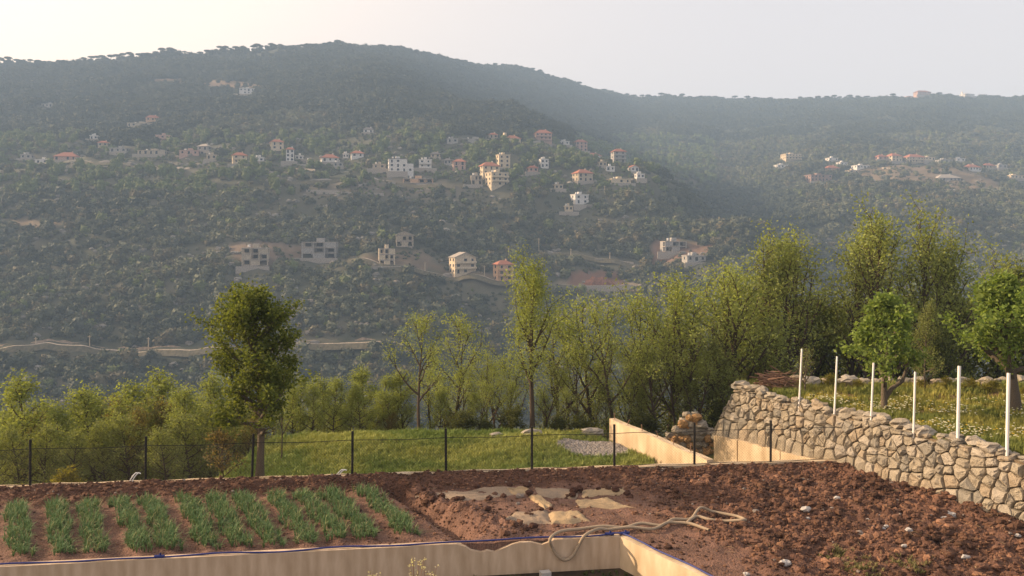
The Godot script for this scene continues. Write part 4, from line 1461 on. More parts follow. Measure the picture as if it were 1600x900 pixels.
func build_near_trees() -> void:
	var sparse := func(u): return lerpf(1.0, 0.45, u)
	var cone := func(u): return lerpf(1.0, 0.25, u)
	var egg := func(u): return 0.35 + 0.75 * sin(PI * (0.18 + 0.72 * u))
	var flat := func(_u): return 0.8
	var spring1 := Color(0.20, 0.235, 0.068)
	var spring2 := Color(0.32, 0.36, 0.12)
	var olive1 := Color(0.15, 0.175, 0.064)
	var olive2 := Color(0.245, 0.265, 0.10)
	var defs := {
		"upright": [1, {"h": 7.0, "r": 0.12, "clear": 0.26, "limbs": 14, "angle": 38.0, "spread": 0.36, "subs": 8, "shape": sparse, "leaves": 8500, "leaf": 0.05, "clump": 0.34, "c1": spring1, "c2": spring2, "lean": 0.02, "wander": 0.03, "rise": 0.3}],
		"airy": [3, {"h": 6.0, "r": 0.10, "clear": 0.30, "limbs": 9, "angle": 42.0, "spread": 0.50, "subs": 7, "shape": sparse, "leaves": 2900, "leaf": 0.053, "clump": 0.36, "c1": spring1, "c2": spring2, "lean": 0.08, "wander": 0.10, "rise": 0.25}],
		"sapling": [4, {"h": 5.0, "r": 0.06, "clear": 0.06, "limbs": 22, "angle": 62.0, "spread": 0.32, "subs": 4, "shape": cone, "leaves": 5600, "leaf": 0.050, "clump": 0.32, "c1": spring1 * 0.85, "c2": spring2 * 0.92, "rise": 0.05}],
		"dull": [3, {"h": 5.0, "r": 0.07, "clear": 0.08, "limbs": 20, "angle": 62.0, "spread": 0.36, "subs": 4, "shape": cone, "leaves": 4500, "leaf": 0.054, "clump": 0.34, "c1": olive1, "c2": olive2, "rise": 0.02}],
		"tall": [3, {"h": 9.0, "r": 0.15, "clear": 0.36, "limbs": 17, "angle": 33.0, "spread": 0.34, "subs": 6, "shape": sparse, "leaves": 3700, "leaf": 0.066, "clump": 0.40, "c1": olive1 * 1.1, "c2": spring2, "wander": 0.07, "rise": 0.35}],
		"brown": [2, {"h": 5.0, "r": 0.06, "clear": 0.08, "limbs": 19, "angle": 58.0, "spread": 0.34, "subs": 4, "shape": cone, "leaves": 4600, "leaf": 0.05, "clump": 0.32, "c1": Color(0.13, 0.11, 0.04), "c2": Color(0.23, 0.19, 0.075), "rise": 0.05}],
		"oak": [1, {"h": 5.3, "r": 0.13, "clear": 0.24, "limbs": 38, "angle": 62.0, "spread": 0.27, "subs": 4, "shape": egg, "leaves": 22000, "leaf": 0.058, "clump": 0.24, "c1": Color(0.078, 0.105, 0.026), "c2": Color(0.20, 0.225, 0.055), "rise": 0.12, "wander": 0.04, "floor": 1.75}],
		"green": [2, {"h": 3.6, "r": 0.17, "clear": 0.24, "limbs": 17, "angle": 60.0, "spread": 0.44, "subs": 5, "shape": cone, "leaves": 7500, "leaf": 0.066, "clump": 0.22, "c1": Color(0.125, 0.19, 0.042), "c2": Color(0.245, 0.31, 0.08), "wander": 0.08, "floor": 0.9}],
		"forked": [1, {"h": 3.3, "r": 0.10, "clear": 0.26, "limbs": 15, "angle": 62.0, "spread": 0.40, "subs": 5, "shape": cone, "leaves": 5600, "leaf": 0.064, "clump": 0.20, "c1": Color(0.125, 0.185, 0.042), "c2": Color(0.235, 0.295, 0.08), "wander": 0.05, "floor": 0.6,
			"stems": [[[Vector3(0.02, 0.45, 0), Vector3(0.22, 0.72, 0), Vector3(0.55, 0.92, 0.02), Vector3(0.68, 1.25, 0.02), Vector3(0.80, 1.75, 0)], 0.075, 0.03]]}],
		"shrub": [3, {"h": 1.6, "r": 0.03, "clear": 0.04, "limbs": 14, "angle": 62.0, "spread": 0.62, "subs": 4, "shape": flat, "leaves": 4200, "leaf": 0.05, "clump": 0.26, "c1": olive1 * 0.45, "c2": olive2 * 0.5, "floor": 0.02}],  # leaf colours darkened to paint in the shade along the lawn edge
		"yellow": [2, {"h": 0.8, "r": 0.02, "clear": 0.04, "limbs": 12, "angle": 60.0, "spread": 0.62, "subs": 4, "shape": flat, "leaves": 1600, "leaf": 0.04, "clump": 0.14, "c1": Color(0.16, 0.15, 0.03), "c2": Color(0.28, 0.24, 0.05), "floor": 0.02}],
		"dry": [1, {"h": 1.5, "r": 0.025, "clear": 0.15, "limbs": 12, "angle": 45.0, "spread": 0.4, "subs": 4, "shape": egg, "leaves": 900, "leaf": 0.045, "clump": 0.14, "c1": Color(0.13, 0.10, 0.05), "c2": Color(0.22, 0.17, 0.08), "floor": 0.1}],
		"bare": [1, {"h": 2.2, "r": 0.05, "clear": 0.2, "limbs": 14, "angle": 42.0, "spread": 0.42, "subs": 6, "shape": sparse, "leaves": 500, "leaf": 0.04, "clump": 0.12, "c1": olive1, "c2": spring2, "floor": 0.3}],
		"dense": [2, {"h": 8.0, "r": 0.16, "clear": 0.08, "limbs": 30, "angle": 58.0, "spread": 0.26, "subs": 6, "shape": egg, "leaves": 9000, "leaf": 0.085, "clump": 0.36, "c1": Color(0.10, 0.125, 0.04), "c2": Color(0.19, 0.21, 0.07)}],
	}
	var sd := 900
	for k in defs:
		kinds[k] = []
		for s in defs[k][0]:
			sd += 1
			var q := tree_mesh(sd, defs[k][1])
			kinds[k].append([q[0], q[1], (q[1] as ArrayMesh).get_aabb().end.y - 0.1])
	# the oak by the fence
	var oak := put_tree("oak", "oak_tree", "dense dark green oak with a bare straight trunk just behind the fence", "tree", "", 405, 22.7, 432, 1.0, -0.25, M.pale_bark)
	oak.rotation.y = 0.4
	put_tree("airy", "young_tree", "thin tree with a crooked bare stem close behind the oak", "tree", "", 440, 25.5, 560, 0.55)
	# two bigger spring trees in the middle
	put_tree("airy", "spring_tree", "open-crowned tree with a forked trunk and yellow-green leaves at the lawn edge", "tree", "", 655, 29.6, 482, 1.05)
	put_tree("upright", "spring_tree", "tallest open-crowned tree at the lawn edge, yellow-green, with spreading limbs", "tree", "", 832, 30.0, 378, 0.95)
	# saplings along the slope
	var g1 := "saplings on the slope below the fence"
	var l1 := "bushy yellow-green sapling on the slope behind the fence beside the oak"
	for q in [[-30, 27, 640], [10, 30, 622], [45, 28, 578], [88, 27, 632], [120, 33, 610], [150, 29, 590], [196, 30, 588], [243, 32, 574], [285, 28, 600], [325, 30, 582], [470, 31, 588], [505, 33, 580], [548, 31, 600], [588, 32, 610], [458, 30.5, 600], [488, 30.5, 592], [520, 30.6, 585], [562, 30.8, 590], [605, 31, 585], [632, 31.5, 575], [575, 33, 570], [688, 31, 600], [735, 31.5, 610]]:
		put_tree("sapling", "sapling", l1, "sapling", g1, q[0], q[1], q[2], rnd(0.95, 1.25))
	var l2 := "dull olive-green young tree filling the slope behind the fence"
	for q in [[-10, 25, 668], [30, 25.5, 660], [70, 26, 655], [112, 25.5, 668], [165, 26.5, 650], [205, 26.5, 640], [228, 29, 620], [262, 25.5, 665], [300, 27, 640], [345, 28, 625], [370, 31, 610], [495, 32, 640], [530, 33, 630], [570, 32.5, 640], [610, 31.5, 625], [20, 36, 640], [90, 37, 640], [180, 37, 632], [270, 37, 630], [350, 37, 620], [430, 38, 620], [520, 39, 620], [0, 33, 640], [55, 32, 625], [135, 31, 632], [180, 33, 615], [255, 34, 612], [310, 33, 612], [390, 34, 625], [460, 34, 628], [-25, 30, 650], [75, 30, 650], [490, 30.8, 665], [560, 31, 660]]:
		put_tree("dull", "young_tree", l2, "tree", "young trees on the slope below the fence", q[0], q[1], q[2], rnd(1.0, 1.35))
	for q in [[215, 27.5, 622], [275, 30, 606], [170, 30.5, 612], [60, 29, 640], [385, 29, 640], [610, 30.6, 640], [700, 31, 640], [590, 31, 650]]:
		put_tree("brown", "young_tree", "young tree with thin brownish new leaves on the slope past the fence", "tree", "brownish young trees below the fence", q[0], q[1], q[2], rnd(0.9, 1.2))
	# the middle of the belt
	var l3 := "slender airy young tree among the thicket past the lawn"
	for q in [[703, 33, 480], [745, 31, 590], [775, 34, 560], [870, 33, 470], [898, 32, 520], [925, 34, 450], [960, 32, 455], [1000, 33, 430], [1040, 34, 415], [1075, 32, 420], [1110, 33, 400], [1140, 34, 395], [1170, 33, 420], [690, 35, 570], [800, 35, 530], [620, 32, 600], [672, 33, 560], [725, 32, 560], [760, 33, 545], [790, 32, 590], [850, 32, 560], [880, 31, 600], [975, 31.5, 560], [1025, 31.5, 520], [1055, 32, 500], [1090, 31.5, 540]]:
		put_tree("airy", "young_tree", l3, "tree", "thicket past the lawn", q[0], q[1], q[2], rnd(0.85, 1.15))
	var l4 := "dull green tree low in the thicket past the lawn"
	for q in [[630, 35, 650], [760, 33, 650], [850, 34, 610], [890, 35, 580], [930, 36, 550], [950, 32, 600], [985, 36, 520], [1020, 33, 540], [1060, 36, 480], [1095, 33, 520], [1130, 31.5, 520], [1160, 36, 460], [1190, 33, 500], [1000, 31.5, 600], [1075, 31.5, 590]]:
		put_tree("dull", "young_tree", l4, "tree", "thicket past the lawn", q[0], q[1], q[2], rnd(0.8, 1.05))
	# tall trees behind the terrace
	var beside := ["past the stone wall corner", "behind the brush pile", "behind the first white post", "behind the second white post", "between the second and third white posts", "behind the forked fruit tree, the tallest of all", "behind the thin greyish fruit tree", "past the thin greyish fruit tree", "behind the fifth white post", "behind the thick-trunked fruit tree", "over the heap of loose stones"]
	var tn := 0
	for q in [[1200, 36, 345], [1238, 35, 335], [1262, 37, 340], [1318, 37, 330], [1352, 36, 305], [1392, 38, 302], [1428, 37, 300], [1462, 38, 335], [1490, 37, 345], [1545, 40, 370], [1180, 39, 395]]:
		tn += 1
		put_tree("tall", "tall_tree", "tall slender airy yellow-green tree standing " + beside[tn - 1], "tree", "tall trees behind the terrace", q[0], q[1], q[2], rnd(0.8, 1.0))
	var l6 := "dense dark green tree filling the shade behind the terrace"
	for q in [[1150, 38, 470], [1215, 40, 470], [1275, 39, 450], [1330, 41, 455], [1400, 40, 450], [1495, 40, 450], [1595, 40, 400], [1640, 38, 395], [1470, 36, 500]]:
		put_tree("dense", "dense_tree", l6, "tree", "dense trees behind the terrace", q[0], q[1], q[2], rnd(0.85, 1.1))
	# trees on the terrace
	put_tree("forked", "fruit_tree", "bright green fruit tree with a forked crooked trunk on the terrace", "tree", "", 1382, 23.8, 452, 1.0, terrace_h(10.4, 23.8) - 0.02, M.pale_bark).rotation.y = 0.2
	put_tree("green", "fruit_tree", "bright green fruit tree with a thick stubby trunk on the terrace", "tree", "", 1586, 23.9, 425, 1.05, terrace_h(14.1, 23.9) - 0.02, M.pale_bark)
	put_tree("bare", "fruit_tree", "nearly bare little tree at the terrace edge near the brush pile", "tree", "", 1258, 26.8, 540, 1.0, terrace_h(9.2, 26.8) - 0.02, M.pale_bark)
	put_tree("dull", "fruit_tree", "greyish green tree with thin leaves behind the forked fruit tree", "tree", "", 1445, 27.5, 465, 0.7, terrace_h(13.3, 27.5) - 0.02, M.pale_bark)
	# shrubs
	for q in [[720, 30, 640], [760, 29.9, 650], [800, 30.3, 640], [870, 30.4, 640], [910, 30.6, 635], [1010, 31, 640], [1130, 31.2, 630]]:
		put_tree("shrub", "shrub", "shrub with shade painted into its dark leaves at the far edge of the lawn", "shrub", "shrubs at the lawn edge", q[0], q[1], q[2] + rnd(-12, 12), rnd(1.3, 1.9))
	for q in [[1300, 28, 583], [1440, 27.6, 592], [1478, 27.8, 588], [1515, 27.4, 590], [1550, 27.0, 592], [1340, 27.8, 592], [1600, 26.0, 606], [1410, 27.4, 600]]:
		put_tree("yellow", "low_bush", "low yellow-green bush in front of the stone row on the terrace", "bush", "bushes on the terrace", q[0], q[1], q[2], 1.6, terrace_h((q[0] - 800.0) / F * q[1], q[1]))
	put_tree("yellow", "low_bush", "golden yellow weed bush at the foot of the fence", "bush", "", 105, 21.9, 730, 1.3)
	put_tree("dry", "dry_shrub", "dry shrub with thin brownish leaves just behind the fence", "shrub", "", 350, 22.9, 672, 1.0, -0.5)

# ---------- what grows and lies in the garden ----------
func build_onions() -> void:
	for k in rows.size():
		var a: Vector3 = rows[k][0]
		var b: Vector3 = rows[k][1]
		var l := a.distance_to(b)
		var mb := MB.new()
		for s in int(l * 19.0):
			for e in [-1, 0, 1]:
				var p := a.lerp(b, (s + rng.randf()) / (l * 19.0)) + Vector3(e * 0.155 + rnd(-0.07, 0.07) + 0.05 * sin(s * 0.21 + k), 0, rnd(-0.04, 0.04))
				if rng.randf() < 0.12 + 0.35 * clampf(nf.get_noise_2d(p.x * 12.0, p.z * 12.0) + 0.1, 0.0, 1.0): continue
				p.y = soil_h(p.x, -p.z) - 0.01
				for w in 10:
					var az := rnd(0, TAU)
					var o := Vector3(cos(az), 0, sin(az))
					var h := rnd(0.12, 0.29) * (1.0 + 0.5 * nf.get_noise_2d(p.x * 8.0 + 40.0, p.z * 8.0))
					var out := rnd(0.03, 0.17)
					var side := Vector3(-o.z, 0, o.x) * rnd(0.004, 0.0075)
					var p1 := p + o * out * 0.35 + Vector3.UP * h * 0.62
					var p2 := p + o * out * 1.15 + Vector3.UP * h * rnd(0.45, 1.1)
					var col := Color(0.07, 0.13, 0.052).lerp(Color(0.14, 0.21, 0.088), rng.randf())
					if rng.randf() < 0.10: col = Color(0.28, 0.27, 0.13)
					mb.quad(p - side, p + side, p1 + side, p1 - side, col)
					mb.quad(p1 - side, p1 + side, p2 + side * 0.3, p2 - side * 0.3, col)
		var o := obj("onion_row", mb.mesh(), M.blade)
		tag(o, "green onion row, %s counted from the trench" % ["twelfth", "eleventh", "tenth", "ninth", "eighth", "seventh", "sixth", "fifth", "fourth", "third", "second", "first"][k], "onion row", "rows of green onions", "stuff")

func path_tube(pts: Array, r: float, sides := 8) -> ArrayMesh:
	var cv := Curve3D.new()
	for k in pts.size():
		var t: Vector3 = (pts[mini(k + 1, pts.size() - 1)] - pts[maxi(k - 1, 0)]) / 6.0
		cv.add_point(pts[k], -t, t)
	cv.bake_interval = 0.06
	var bp := cv.get_baked_points()
	var out := []
	var rad := []
	for p in bp:
		out.append(p); rad.append(r)
	var mb := MB.new()
	mb.tube(out, rad, sides)
	return mb.mesh()

func cloth(called: String, label: String, px: Array, m: Material, lift: float) -> void:
	var c := []
	for q in px: c.append(gp(q[0], q[1]))
	var mb := MB.new()
	var n := 26
	var sd := rnd(0, 100)
	for j in n + 1:
		for k in n + 1:
			var u := float(k) / n
			var v := float(j) / n
			var e := 0.10 * sin(v * 9.0 + sd) * (0.4 if u > 0.1 and u < 0.9 else 1.0)
			var p: Vector3 = c[0].lerp(c[1], u + e * 0.3).lerp(c[3].lerp(c[2], u - e * 0.3), v + 0.05 * sin(u * 11.0 + sd))
			var w := nf.get_noise_2d(p.x * 30.0 + sd, p.z * 16.0)
			var rim := clampf(minf(minf(u, 1.0 - u), minf(v, 1.0 - v)) * 7.0, 0.0, 1.0)
			p.y = soil_h(p.x, -p.z) - 0.02 + rim * (0.04 + lift * 0.4 + 0.035 * absf(w) + 0.012 * absf(sin(p.x * 5.0 + p.z * 7.0 + sd)))
			mb.v.append(p); mb.c.append(Color.WHITE)
	for j in n:
		for k in n:
			var a := j * (n + 1) + k
			mb.tri(a, a + 1, a + n + 2); mb.tri(a, a + n + 2, a + n + 1)
	var o := obj(called, mb.smooth_mesh(), m)
	tag(o, label, "cloth", "cloth sheets spread on the soil")

func build_garden_things() -> void:
	cloth("burlap_sheet", "long pale wrinkled cloth stretched beside the trench, weighted with clods", [[646, 767], [812, 756], [838, 770], [705, 788]], M.pale_burlap, 0.03)
	cloth("burlap_sheet", "small tan crumpled cloth joining two long pale sheets", [[788, 760], [828, 758], [832, 772], [795, 774]], M.burlap, 0.07)
	cloth("burlap_sheet", "pale cloth strip lying parallel to the fence", [[832, 758], [908, 760], [904, 780], [838, 777]], M.pale_burlap, 0.02)
	cloth("burlap_sheet", "tan cloth with a pointed end next to the rough clods", [[905, 764], [975, 762], [982, 772], [908, 778]], M.burlap, 0.03)
	cloth("burlap_sheet", "flat tan cloth half buried in soil, tapering to a point", [[895, 781], [950, 778], [994, 794], [900, 795]], M.burlap, 0.015)
	cloth("burlap_sheet", "narrow tan cloth strip running towards the crumpled heap", [[822, 775], [838, 774], [868, 792], [850, 796]], M.burlap, 0.05)
	cloth("burlap_sheet", "crumpled greyish cloth nearest the low concrete wall".replace("nearest", "lying near"), [[798, 802], [858, 798], [866, 820], [784, 821]], M.pale_burlap, 0.05)
	cloth("burlap_sheet", "crumpled tan cloth heap behind the looped hose", [[854, 801], [908, 799], [924, 815], [858, 821]], M.burlap, 0.06)
	var rocks := []
	for s in 3: rocks.append(rock_mesh(400 + s, 8, 6, 0.32))
	for q in [[662, 764], [672, 768], [745, 760], [677, 781], [691, 781], [715, 783], [765, 778], [787, 776], [797, 757], [824, 758], [827, 770], [762, 801], [846, 796], [861, 794], [895, 773], [896, 767], [935, 763], [833, 822], [905, 764], [962, 765], [980, 771]]:
		var p := gp(q[0], q[1], 0.08)
		var s := rnd(0.05, 0.09)
		var o := obj("earth_clod", rocks[rng.randi() % 3], M.clod_dark)
		o.transform = Transform3D(Basis.from_euler(Vector3(rnd(0, 1), rnd(0, TAU), rnd(0, 1))).scaled(Vector3(s * 1.2, s * 0.85, s)), Vector3(p.x, maxf(soil_h(p.x, -p.z), 0.0) + 0.05 + s * 0.5, p.z))
		tag(o, "dark lump of earth weighing down a cloth sheet", "earth clod", "earth clods on the cloth sheets")
	for q in [[1259, 809, 0.10], [1308, 791, 0.07], [1377, 831, 0.08], [1420, 834, 0.07], [1468, 804, 0.14], [1484, 808, 0.12], [1475, 812, 0.08], [1509, 878, 0.07], [1413, 859, 0.06], [1226, 886, 0.10], [1262, 813, 0.05], [1355, 818, 0.05], [1590, 842, 0.06], [1166, 900, 0.06], [1385, 829, 0.05]]:
		var p := gp(q[0], q[1])
		var s: float = q[2]
		var o := obj("pale_stone", rocks[rng.randi() % 3], M.white_stone)
		o.transform = Transform3D(Basis.from_euler(Vector3(rnd(-0.3, 0.3), rnd(0, TAU), rnd(-0.3, 0.3))).scaled(Vector3(s * 1.1, s * 0.6, s * 0.8)), Vector3(p.x, soil_h(p.x, -p.z) + s * 0.35, p.z))
		tag(o, "whitish stone lying among the dug clods", "stone", "white stones among the clods")
	# beige hose, folded and looped over the wall
	var z := [[1190, 385], [1060, 347], [960, 337], [900, 342], [800, 374], [650, 372], [500, 377], [420, 385], [330, 432], [285, 500], [240, 575], [190, 600], [140, 572], [102, 515], [88, 455], [160, 402], [300, 376], [450, 366], [600, 364], [720, 345], [860, 350], [940, 322], [1060, 310], [1130, 277], [1220, 269], [1380, 295], [1440, 325], [1425, 340], [1300, 324], [1200, 320], [1110, 300], [1062, 320], [1030, 345]]
	var pts := []
	for k in z.size():
		var px: float = 840.0 + z[k][0] * 0.225
		var py: float = 740.0 + z[k][1] * 0.225
		if k >= 9 and k <= 13:
			var kk := (px - 800.0) / F
			var x := 17.07 * kk / (1.0 - 0.145 * kk)
			var d := kerb_d(x) - 0.07
			pts.append(Vector3((px - 800.0) / F * d, EYE - (py - HORIZON) / F * d, -d))
		else:
			var p := gp(px, py, 0.10)
			p.y = maxf(soil_h(p.x, -p.z) + 0.04, 0.05) + (0.05 if k % 2 else 0.02)
			if k == 8 or k == 14: p.y = 0.11
			pts.append(p)
	var hose := obj("garden_hose", path_tube(pts, 0.033), M.hose)
	tag(hose, "thick beige hose folded on the soil and looped over the concrete wall", "hose")
	# blue pipe along the wall top
	var bp := []
	for k in 40:
		var x := lerpf(-14.0, 2.22, k / 39.0)
		bp.append(Vector3(x, 0.062 + 0.012 * sin(k * 1.3), -kerb_d(x) - 0.06 + 0.03 * sin(k * 0.9)))
	for k in range(1, 12):
		var t := k * 0.5
		bp.append(Vector3(2.3, 0.055 + 0.01 * sin(k * 2.1), -kerb_d(2.2) - 0.05) + Vector3(0.508, 0, 0.861) * t)
	var blue := thing("water_pipe", "thin blue water pipe laid along the top of the concrete wall", "pipe")
	obj("pipe", path_tube(bp, 0.017, 6), M.blue, blue)
	for q in [[237, 881], [955, 843], [978, 838]]:
		var p := gp(q[0], q[1], 0.06)
		var mb := MB.new()
		var d2 := kerb_d(p.x) + 0.06
		mb.tube([Vector3(p.x - 0.09, 0.07, -d2 + 0.013), Vector3(p.x + 0.09, 0.07, -d2 - 0.013)], [0.032, 0.032], 8)
		mb.tube([Vector3(p.x, 0.06, -d2), Vector3(p.x + 0.02, 0.13, -d2)], [0.02, 0.02], 8)
		obj("pipe_joint", mb.mesh(), M.blue, blue)
	# bent white pipes by the fence
	for q in [[212, 0.34, "beside the onion rows"], [531, 0.26, "near the last onion row"]]:
		var p := on_fence(q[0]) + Vector3(0, 0.02, 0.2)
		var h: float = q[1]
		var o := thing("bent_pipe", "pair of bent white plastic pipe ends rising from the soil " + q[2], "pipe", p)
		for e in [0.0, 0.06]:
			obj("pipe", path_tube([Vector3(-0.12 + e, -0.05, 0), Vector3(-0.03 + e, h * 0.55, 0), Vector3(0.09 + e, h, 0), Vector3(0.15 + e, h * 0.93, 0)], 0.014, 6), M.white_paint, o)
	# white posts on the stone wall
	var posts := [[1248, 628, 545], [1303, 645, 557], [1360, 660, 567], [1427, 672, 581], [1496, 690, 572], [1573, 708, 583]]
	for k in posts.size():
		var q: Array = posts[k]
		var kk: float = (q[0] - 800.0) / F
		var d := 18.70 / (kk + 0.4228) + 0.25
		var foot := at(q[0], q[1], d)
		var head := at(q[0] + (5 if k < 3 else 3), q[2], d)
		var mb := MB.new()
		var r := 0.025 if k < 4 else 0.037
		mb.tube([foot + Vector3.DOWN * 0.25, head, head + Vector3.UP * 0.003], [r, r, 0.001], 10)
		var o := thing("white_post", "plain white post on the stone wall, %s counted from the brush pile" % ["first", "second", "third", "fourth", "fifth", "sixth"][k], "post", Vector3.ZERO, 0.0, "white posts on the stone wall")
		obj("pipe", mb.mesh(), M.white_paint, o)
	# brush pile, stone rows, boulders
	var brush := thing("brush_pile", "heap of cut brown branches on the stone wall corner", "brush pile", Vector3(8.55, 1.42, -27.3))
	var tw := MB.new()
	for k in 90:
		var a := rnd(-0.9, 0.9)
		var c := Vector3(rnd(-0.5, 0.4), 0, rnd(-0.3, 0.3))
		c.y = 0.5 * (1.0 - absf(c.x) * 1.2) * rng.randf()
		var l := rnd(0.2, 0.5)
		var dv := Vector3(cos(a), rnd(-0.6, 0.45), sin(a)) * l
		tw.tube([c - dv, c + Vector3(0, rnd(-0.03, 0.05), 0), c + dv], [0.018, 0.015, 0.008], 4)
	var tws := obj("twigs", tw.mesh(), M.twig, brush)
	tws.set_meta("kind", "stuff")
	var px := 1246.0
	while px < 1640.0:
		var d := 28.5 + rnd(-0.2, 0.2)
		var x := (px - 800.0) / F * d
		var s := rnd(0.14, 0.27)
		var o := obj("field_stone", rocks[rng.randi() % 3], M.limestone if rng.randf() < 0.5 else M.stones[rng.randi() % 5])
		o.transform = Transform3D(Basis.from_euler(Vector3(rnd(-0.2, 0.2), rnd(0, TAU), rnd(-0.2, 0.2))).scaled(Vector3(s * 1.3, s * 0.8, s)), Vector3(x, terrace_h(x, d) + s * 0.45, -d))
		tag(o, "rough pale stone in the row along the back of the terrace", "stone", "stone row at the back of the terrace")
		px += s * 2.0 * F / d * rnd(0.8, 1.4)
	for q in [[300, 742, 24.0, 0.34, "long low grey rock in the grass just past the oak trunk"], [262, 745, 23.6, 0.26, "small grey rock in the grass beside the long low one"], [188, 751, 22.9, 0.2, "little pale rock at the fence foot by the bent pipes"], [832, 690, 28.2, 0.30, "pale boulder at the foot of the tallest spring tree"], [775, 697, 28.4, 0.22, "small pale rock in front of the dark shrubs"], [925, 686, 29.0, 0.34, "flat pale rock half sunk in grass past the gravel"]]:
		var x: float = (q[0] - 800.0) / F * q[2]
		var s: float = q[3]
		var o := obj("boulder", rocks[rng.randi() % 3], M.limestone)
		o.transform = Transform3D(Basis.from_euler(Vector3(rnd(-0.1, 0.1), rnd(0, TAU), 0)).scaled(Vector3(s * 1.2, s * 0.5, s * 0.8)), Vector3(x, H(x, q[2]) + s * 0.18, -q[2]))
		tag(o, q[4], "rock")
	# in the sunken corner
	var bl := gp(852, 896, -0.55)
	var mb := MB.new()
	mb.box(Vector3(-0.10, 0, -0.08), Vector3(0.10, 0.11, 0.08))
	var blk := obj("concrete_block", mb.mesh(), M.white_stone)
	blk.position = Vector3(bl.x, -0.62, bl.z)
	blk.rotation.y = 0.3
	tag(blk, "small pale concrete block on dark ground under the looped hose", "block")
	for q in [[648, 15.3, 872], [668, 15.4, 880], [578, 15.2, 888]]:
		var x: float = (q[0] - 800.0) / F * q[1]
		var top: float = EYE - (q[2] - HORIZON) / F * q[1]
		var w := thing("flowering_weed", "wispy weed with small pale flowers in front of the concrete wall", "weed", Vector3(x, -0.62, -q[1]), 0.0, "flowering weeds by the concrete wall")
		var st := MB.new()
		var fl := MB.new()
		for k in 9:
			var e := Vector3(rnd(-0.18, 0.18), (top + 0.62) * rnd(0.7, 1.0), rnd(-0.12, 0.12))
			st.tube([Vector3(0, 0, 0), e * 0.5 + Vector3(0, 0.05, 0), e], [0.006, 0.005, 0.003], 4)
			for s in 7:
				var c := e + Vector3(rnd(-0.04, 0.04), rnd(-0.07, 0.03), rnd(-0.04, 0.04))
				var u := Vector3(rnd(-1, 1), rnd(-1, 1), rnd(-1, 1)).normalized() * 0.016
				var v := u.cross(Vector3(rnd(-1, 1), rnd(-1, 1), rnd(-1, 1))).normalized() * 0.014
				fl.quad(c - u, c - v, c + u, c + v, Color(0.6, 0.56, 0.38))
			for s in 5:
				var c := e * rnd(0.2, 0.8)
				var u := Vector3(rnd(-1, 1), rnd(-0.4, 0.6), rnd(-1, 1)).normalized() * 0.05
				var v := u.cross(Vector3.UP).normalized() * 0.012
				fl.quad(c, c + u * 0.5 - v, c + u, c + u * 0.5 + v, Color(0.12, 0.14, 0.05))
		obj("stem", st.mesh(), M.twig, w)
		obj("flowers", fl.mesh(), M.leaf, w).set_meta("kind", "stuff")

func tuft_mesh(n: int, h: float, w: float, lean: float) -> ArrayMesh:
	var mb := MB.new()
	for k in n:
		var az := rnd(0, TAU)
		var o := Vector3(cos(az), 0, sin(az))
		var p := Vector3(rnd(-1, 1), 0, rnd(-1, 1)) * h * 0.45
		var side := Vector3(-o.z, 0, o.x) * w
		var hh := h * rnd(0.5, 1.1)
		var t := rnd(0.8, 1.2)
		var m := p + o * lean * 0.3 + Vector3.UP * hh * 0.6
		mb.quad(p - side, p + side, m + side * 0.8, m - side * 0.8, Color(t, t, t))
		var e := p + o * lean + Vector3.UP * hh
		mb.quad(m - side * 0.8, m + side * 0.8, e, e, Color(t, t, t))
	return mb.mesh()

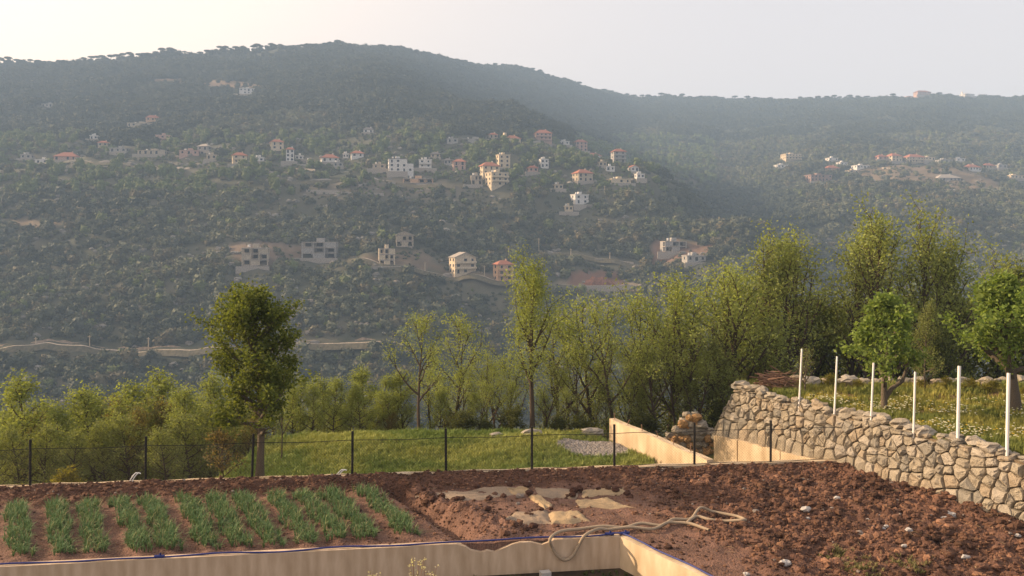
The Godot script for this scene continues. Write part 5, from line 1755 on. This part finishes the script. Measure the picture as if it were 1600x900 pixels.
func build_grass() -> void:
	var tuft := tuft_mesh(9, 0.15, 0.008, 0.05)
	var xf := []
	var cl := []
	for k in 30000:
		var x := rnd(-12.5, 4.2)
		var d := fence_d(x) + 0.15 + rnd(0.0, 7.3)
		if x > ramp_x(d) - 0.05 and d < 28.2: continue
		var px := 800.0 + F * x / d
		var edge := lerpf(fence_d(x) + 1.9, 29.4, smoothstep(300.0, 470.0, px))
		if d > edge + 0.5: continue
		if pow((x - 2.7) / 1.25, 2.0) + pow((d - 27.0) / 0.85, 2.0) < 1.0 + 0.3 * nf.get_noise_2d(x * 15.0, d * 15.0): continue
		var s := rnd(0.45, 1.15)
		xf.append(Transform3D(Basis(Vector3.UP, rnd(0, TAU)).scaled(Vector3(s, s * rnd(0.7, 1.2), s)), Vector3(x, H(x, d) - 0.01, -d)))
		var n1 := nf.get_noise_2d(x * 3.0, d * 3.0)
		cl.append(Color(0.16, 0.215, 0.052).lerp(Color(0.32, 0.33, 0.09), clampf(0.40 + 1.6 * n1 + rnd(-0.3, 0.3), 0.0, 1.0)))
	multi("grass", tuft, M.blade, xf, cl, "short bright green grass of the lawn past the fence")
	xf = []
	cl = []
	var fx := []
	var fc := []
	for k in 32000:
		var d := rnd(13.5, 28.9)
		var x := stone_x(minf(d, 28.2)) + 0.75 + pow(rng.randf(), 1.3) * 13.0
		var n1 := nf.get_noise_2d(x * 5.0 + 30.0, d * 5.0)
		var n2 := nf.get_noise_2d(x * 22.0, d * 22.0)
		if (n1 > 0.2 or (absf(d - 26.2) < 0.8 and n2 + n1 > -0.05)) and rng.randf() < 0.8: continue
		var s := rnd(0.5, 1.2)
		xf.append(Transform3D(Basis(Vector3.UP, rnd(0, TAU)).scaled(Vector3(s, s * rnd(0.8, 1.4), s)), Vector3(x, terrace_h(x, d) - 0.01, -d)))
		cl.append(Color(0.16, 0.185, 0.045).lerp(Color(0.34, 0.30, 0.075), clampf(0.45 + n1 * 1.4 + rnd(-0.25, 0.25), 0.0, 1.0)))
		if d < 25.5 and nf.get_noise_2d(x * 6.0 + 200.0, d * 6.0) > 0.05 and rng.randf() < 0.16:
			for e in 2:
				var q := rnd(0.018, 0.032)
				fx.append(Transform3D(Basis.from_euler(Vector3(rnd(-0.6, 0.6), rnd(0, TAU), rnd(-0.6, 0.6))).scaled(Vector3(q, q * 0.35, q)), Vector3(x + rnd(-0.15, 0.15), terrace_h(x, d) + rnd(0.12, 0.26), -d + rnd(-0.15, 0.15))))
				fc.append(Color(0.72, 0.70, 0.62) if rng.randf() < 0.75 else Color(0.6, 0.45, 0.06))
	multi("terrace_grass", tuft, M.blade, xf, cl, "rank yellow-green grass and weeds on the terrace")
	multi("daisy_flowers", rock_mesh(55, 6, 4, 0.1), M.leaf, fx, fc, "white and yellow wild flowers scattered over the terrace grass")
	# gravel by the ramp
	var gx := []
	var gc := []
	for k in 2600:
		var a := rnd(0, TAU)
		var q := sqrt(rng.randf())
		var x := 2.7 + cos(a) * q * 1.3
		var d := 27.0 + sin(a) * q * 0.9
		if x > ramp_x(d) - 0.06: continue
		var s := rnd(0.02, 0.055)
		gx.append(Transform3D(Basis.from_euler(Vector3(rnd(0, TAU), rnd(0, TAU), 0)).scaled(Vector3.ONE * s), Vector3(x, H(x, d) + s * 0.3, -d)))
		gc.append(Color(0.50, 0.45, 0.41) * rnd(0.7, 1.1))
	multi("gravel", rock_mesh(56, 6, 4, 0.25), M.clod, gx, gc, "patch of pale gravel spread on the lawn near the ramp wall")
	# weeds in the dug ground and the sunken corner
	var wt := tuft_mesh(12, 0.12, 0.012, 0.07)
	xf = []
	cl = []
	for q in [[1330, 884, 0.5], [1420, 888, 0.45], [1310, 868, 0.3], [1345, 896, 0.5]]:
		var p := gp(q[0], q[1])
		for k in 45:
			var x: float = p.x + rng.randfn() * q[2] * 0.4
			var d: float = -p.z + rng.randfn() * q[2] * 0.4
			xf.append(Transform3D(Basis(Vector3.UP, rnd(0, TAU)).scaled(Vector3.ONE * rnd(0.4, 0.9)), Vector3(x, soil_h(x, d), -d)))
			cl.append(Color(0.13, 0.13, 0.045).lerp(Color(0.24, 0.19, 0.09), rng.randf()))
	for k in 1500:
		var x := rnd(-4.0, 3.0)
		var d := rnd(13.0, kerb_d(x) - 0.1)
		if x > 2.1 + (17.4 - d) * 0.59: continue
		if nf.get_noise_2d(x * 12.0, d * 12.0) < 0.0: continue
		xf.append(Transform3D(Basis(Vector3.UP, rnd(0, TAU)).scaled(Vector3.ONE * rnd(0.3, 0.7)), Vector3(x, -0.62, -d)))
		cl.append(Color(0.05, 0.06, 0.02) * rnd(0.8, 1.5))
	multi("weeds", wt, M.blade, xf, cl, "low weeds in the dug ground and along the concrete wall")
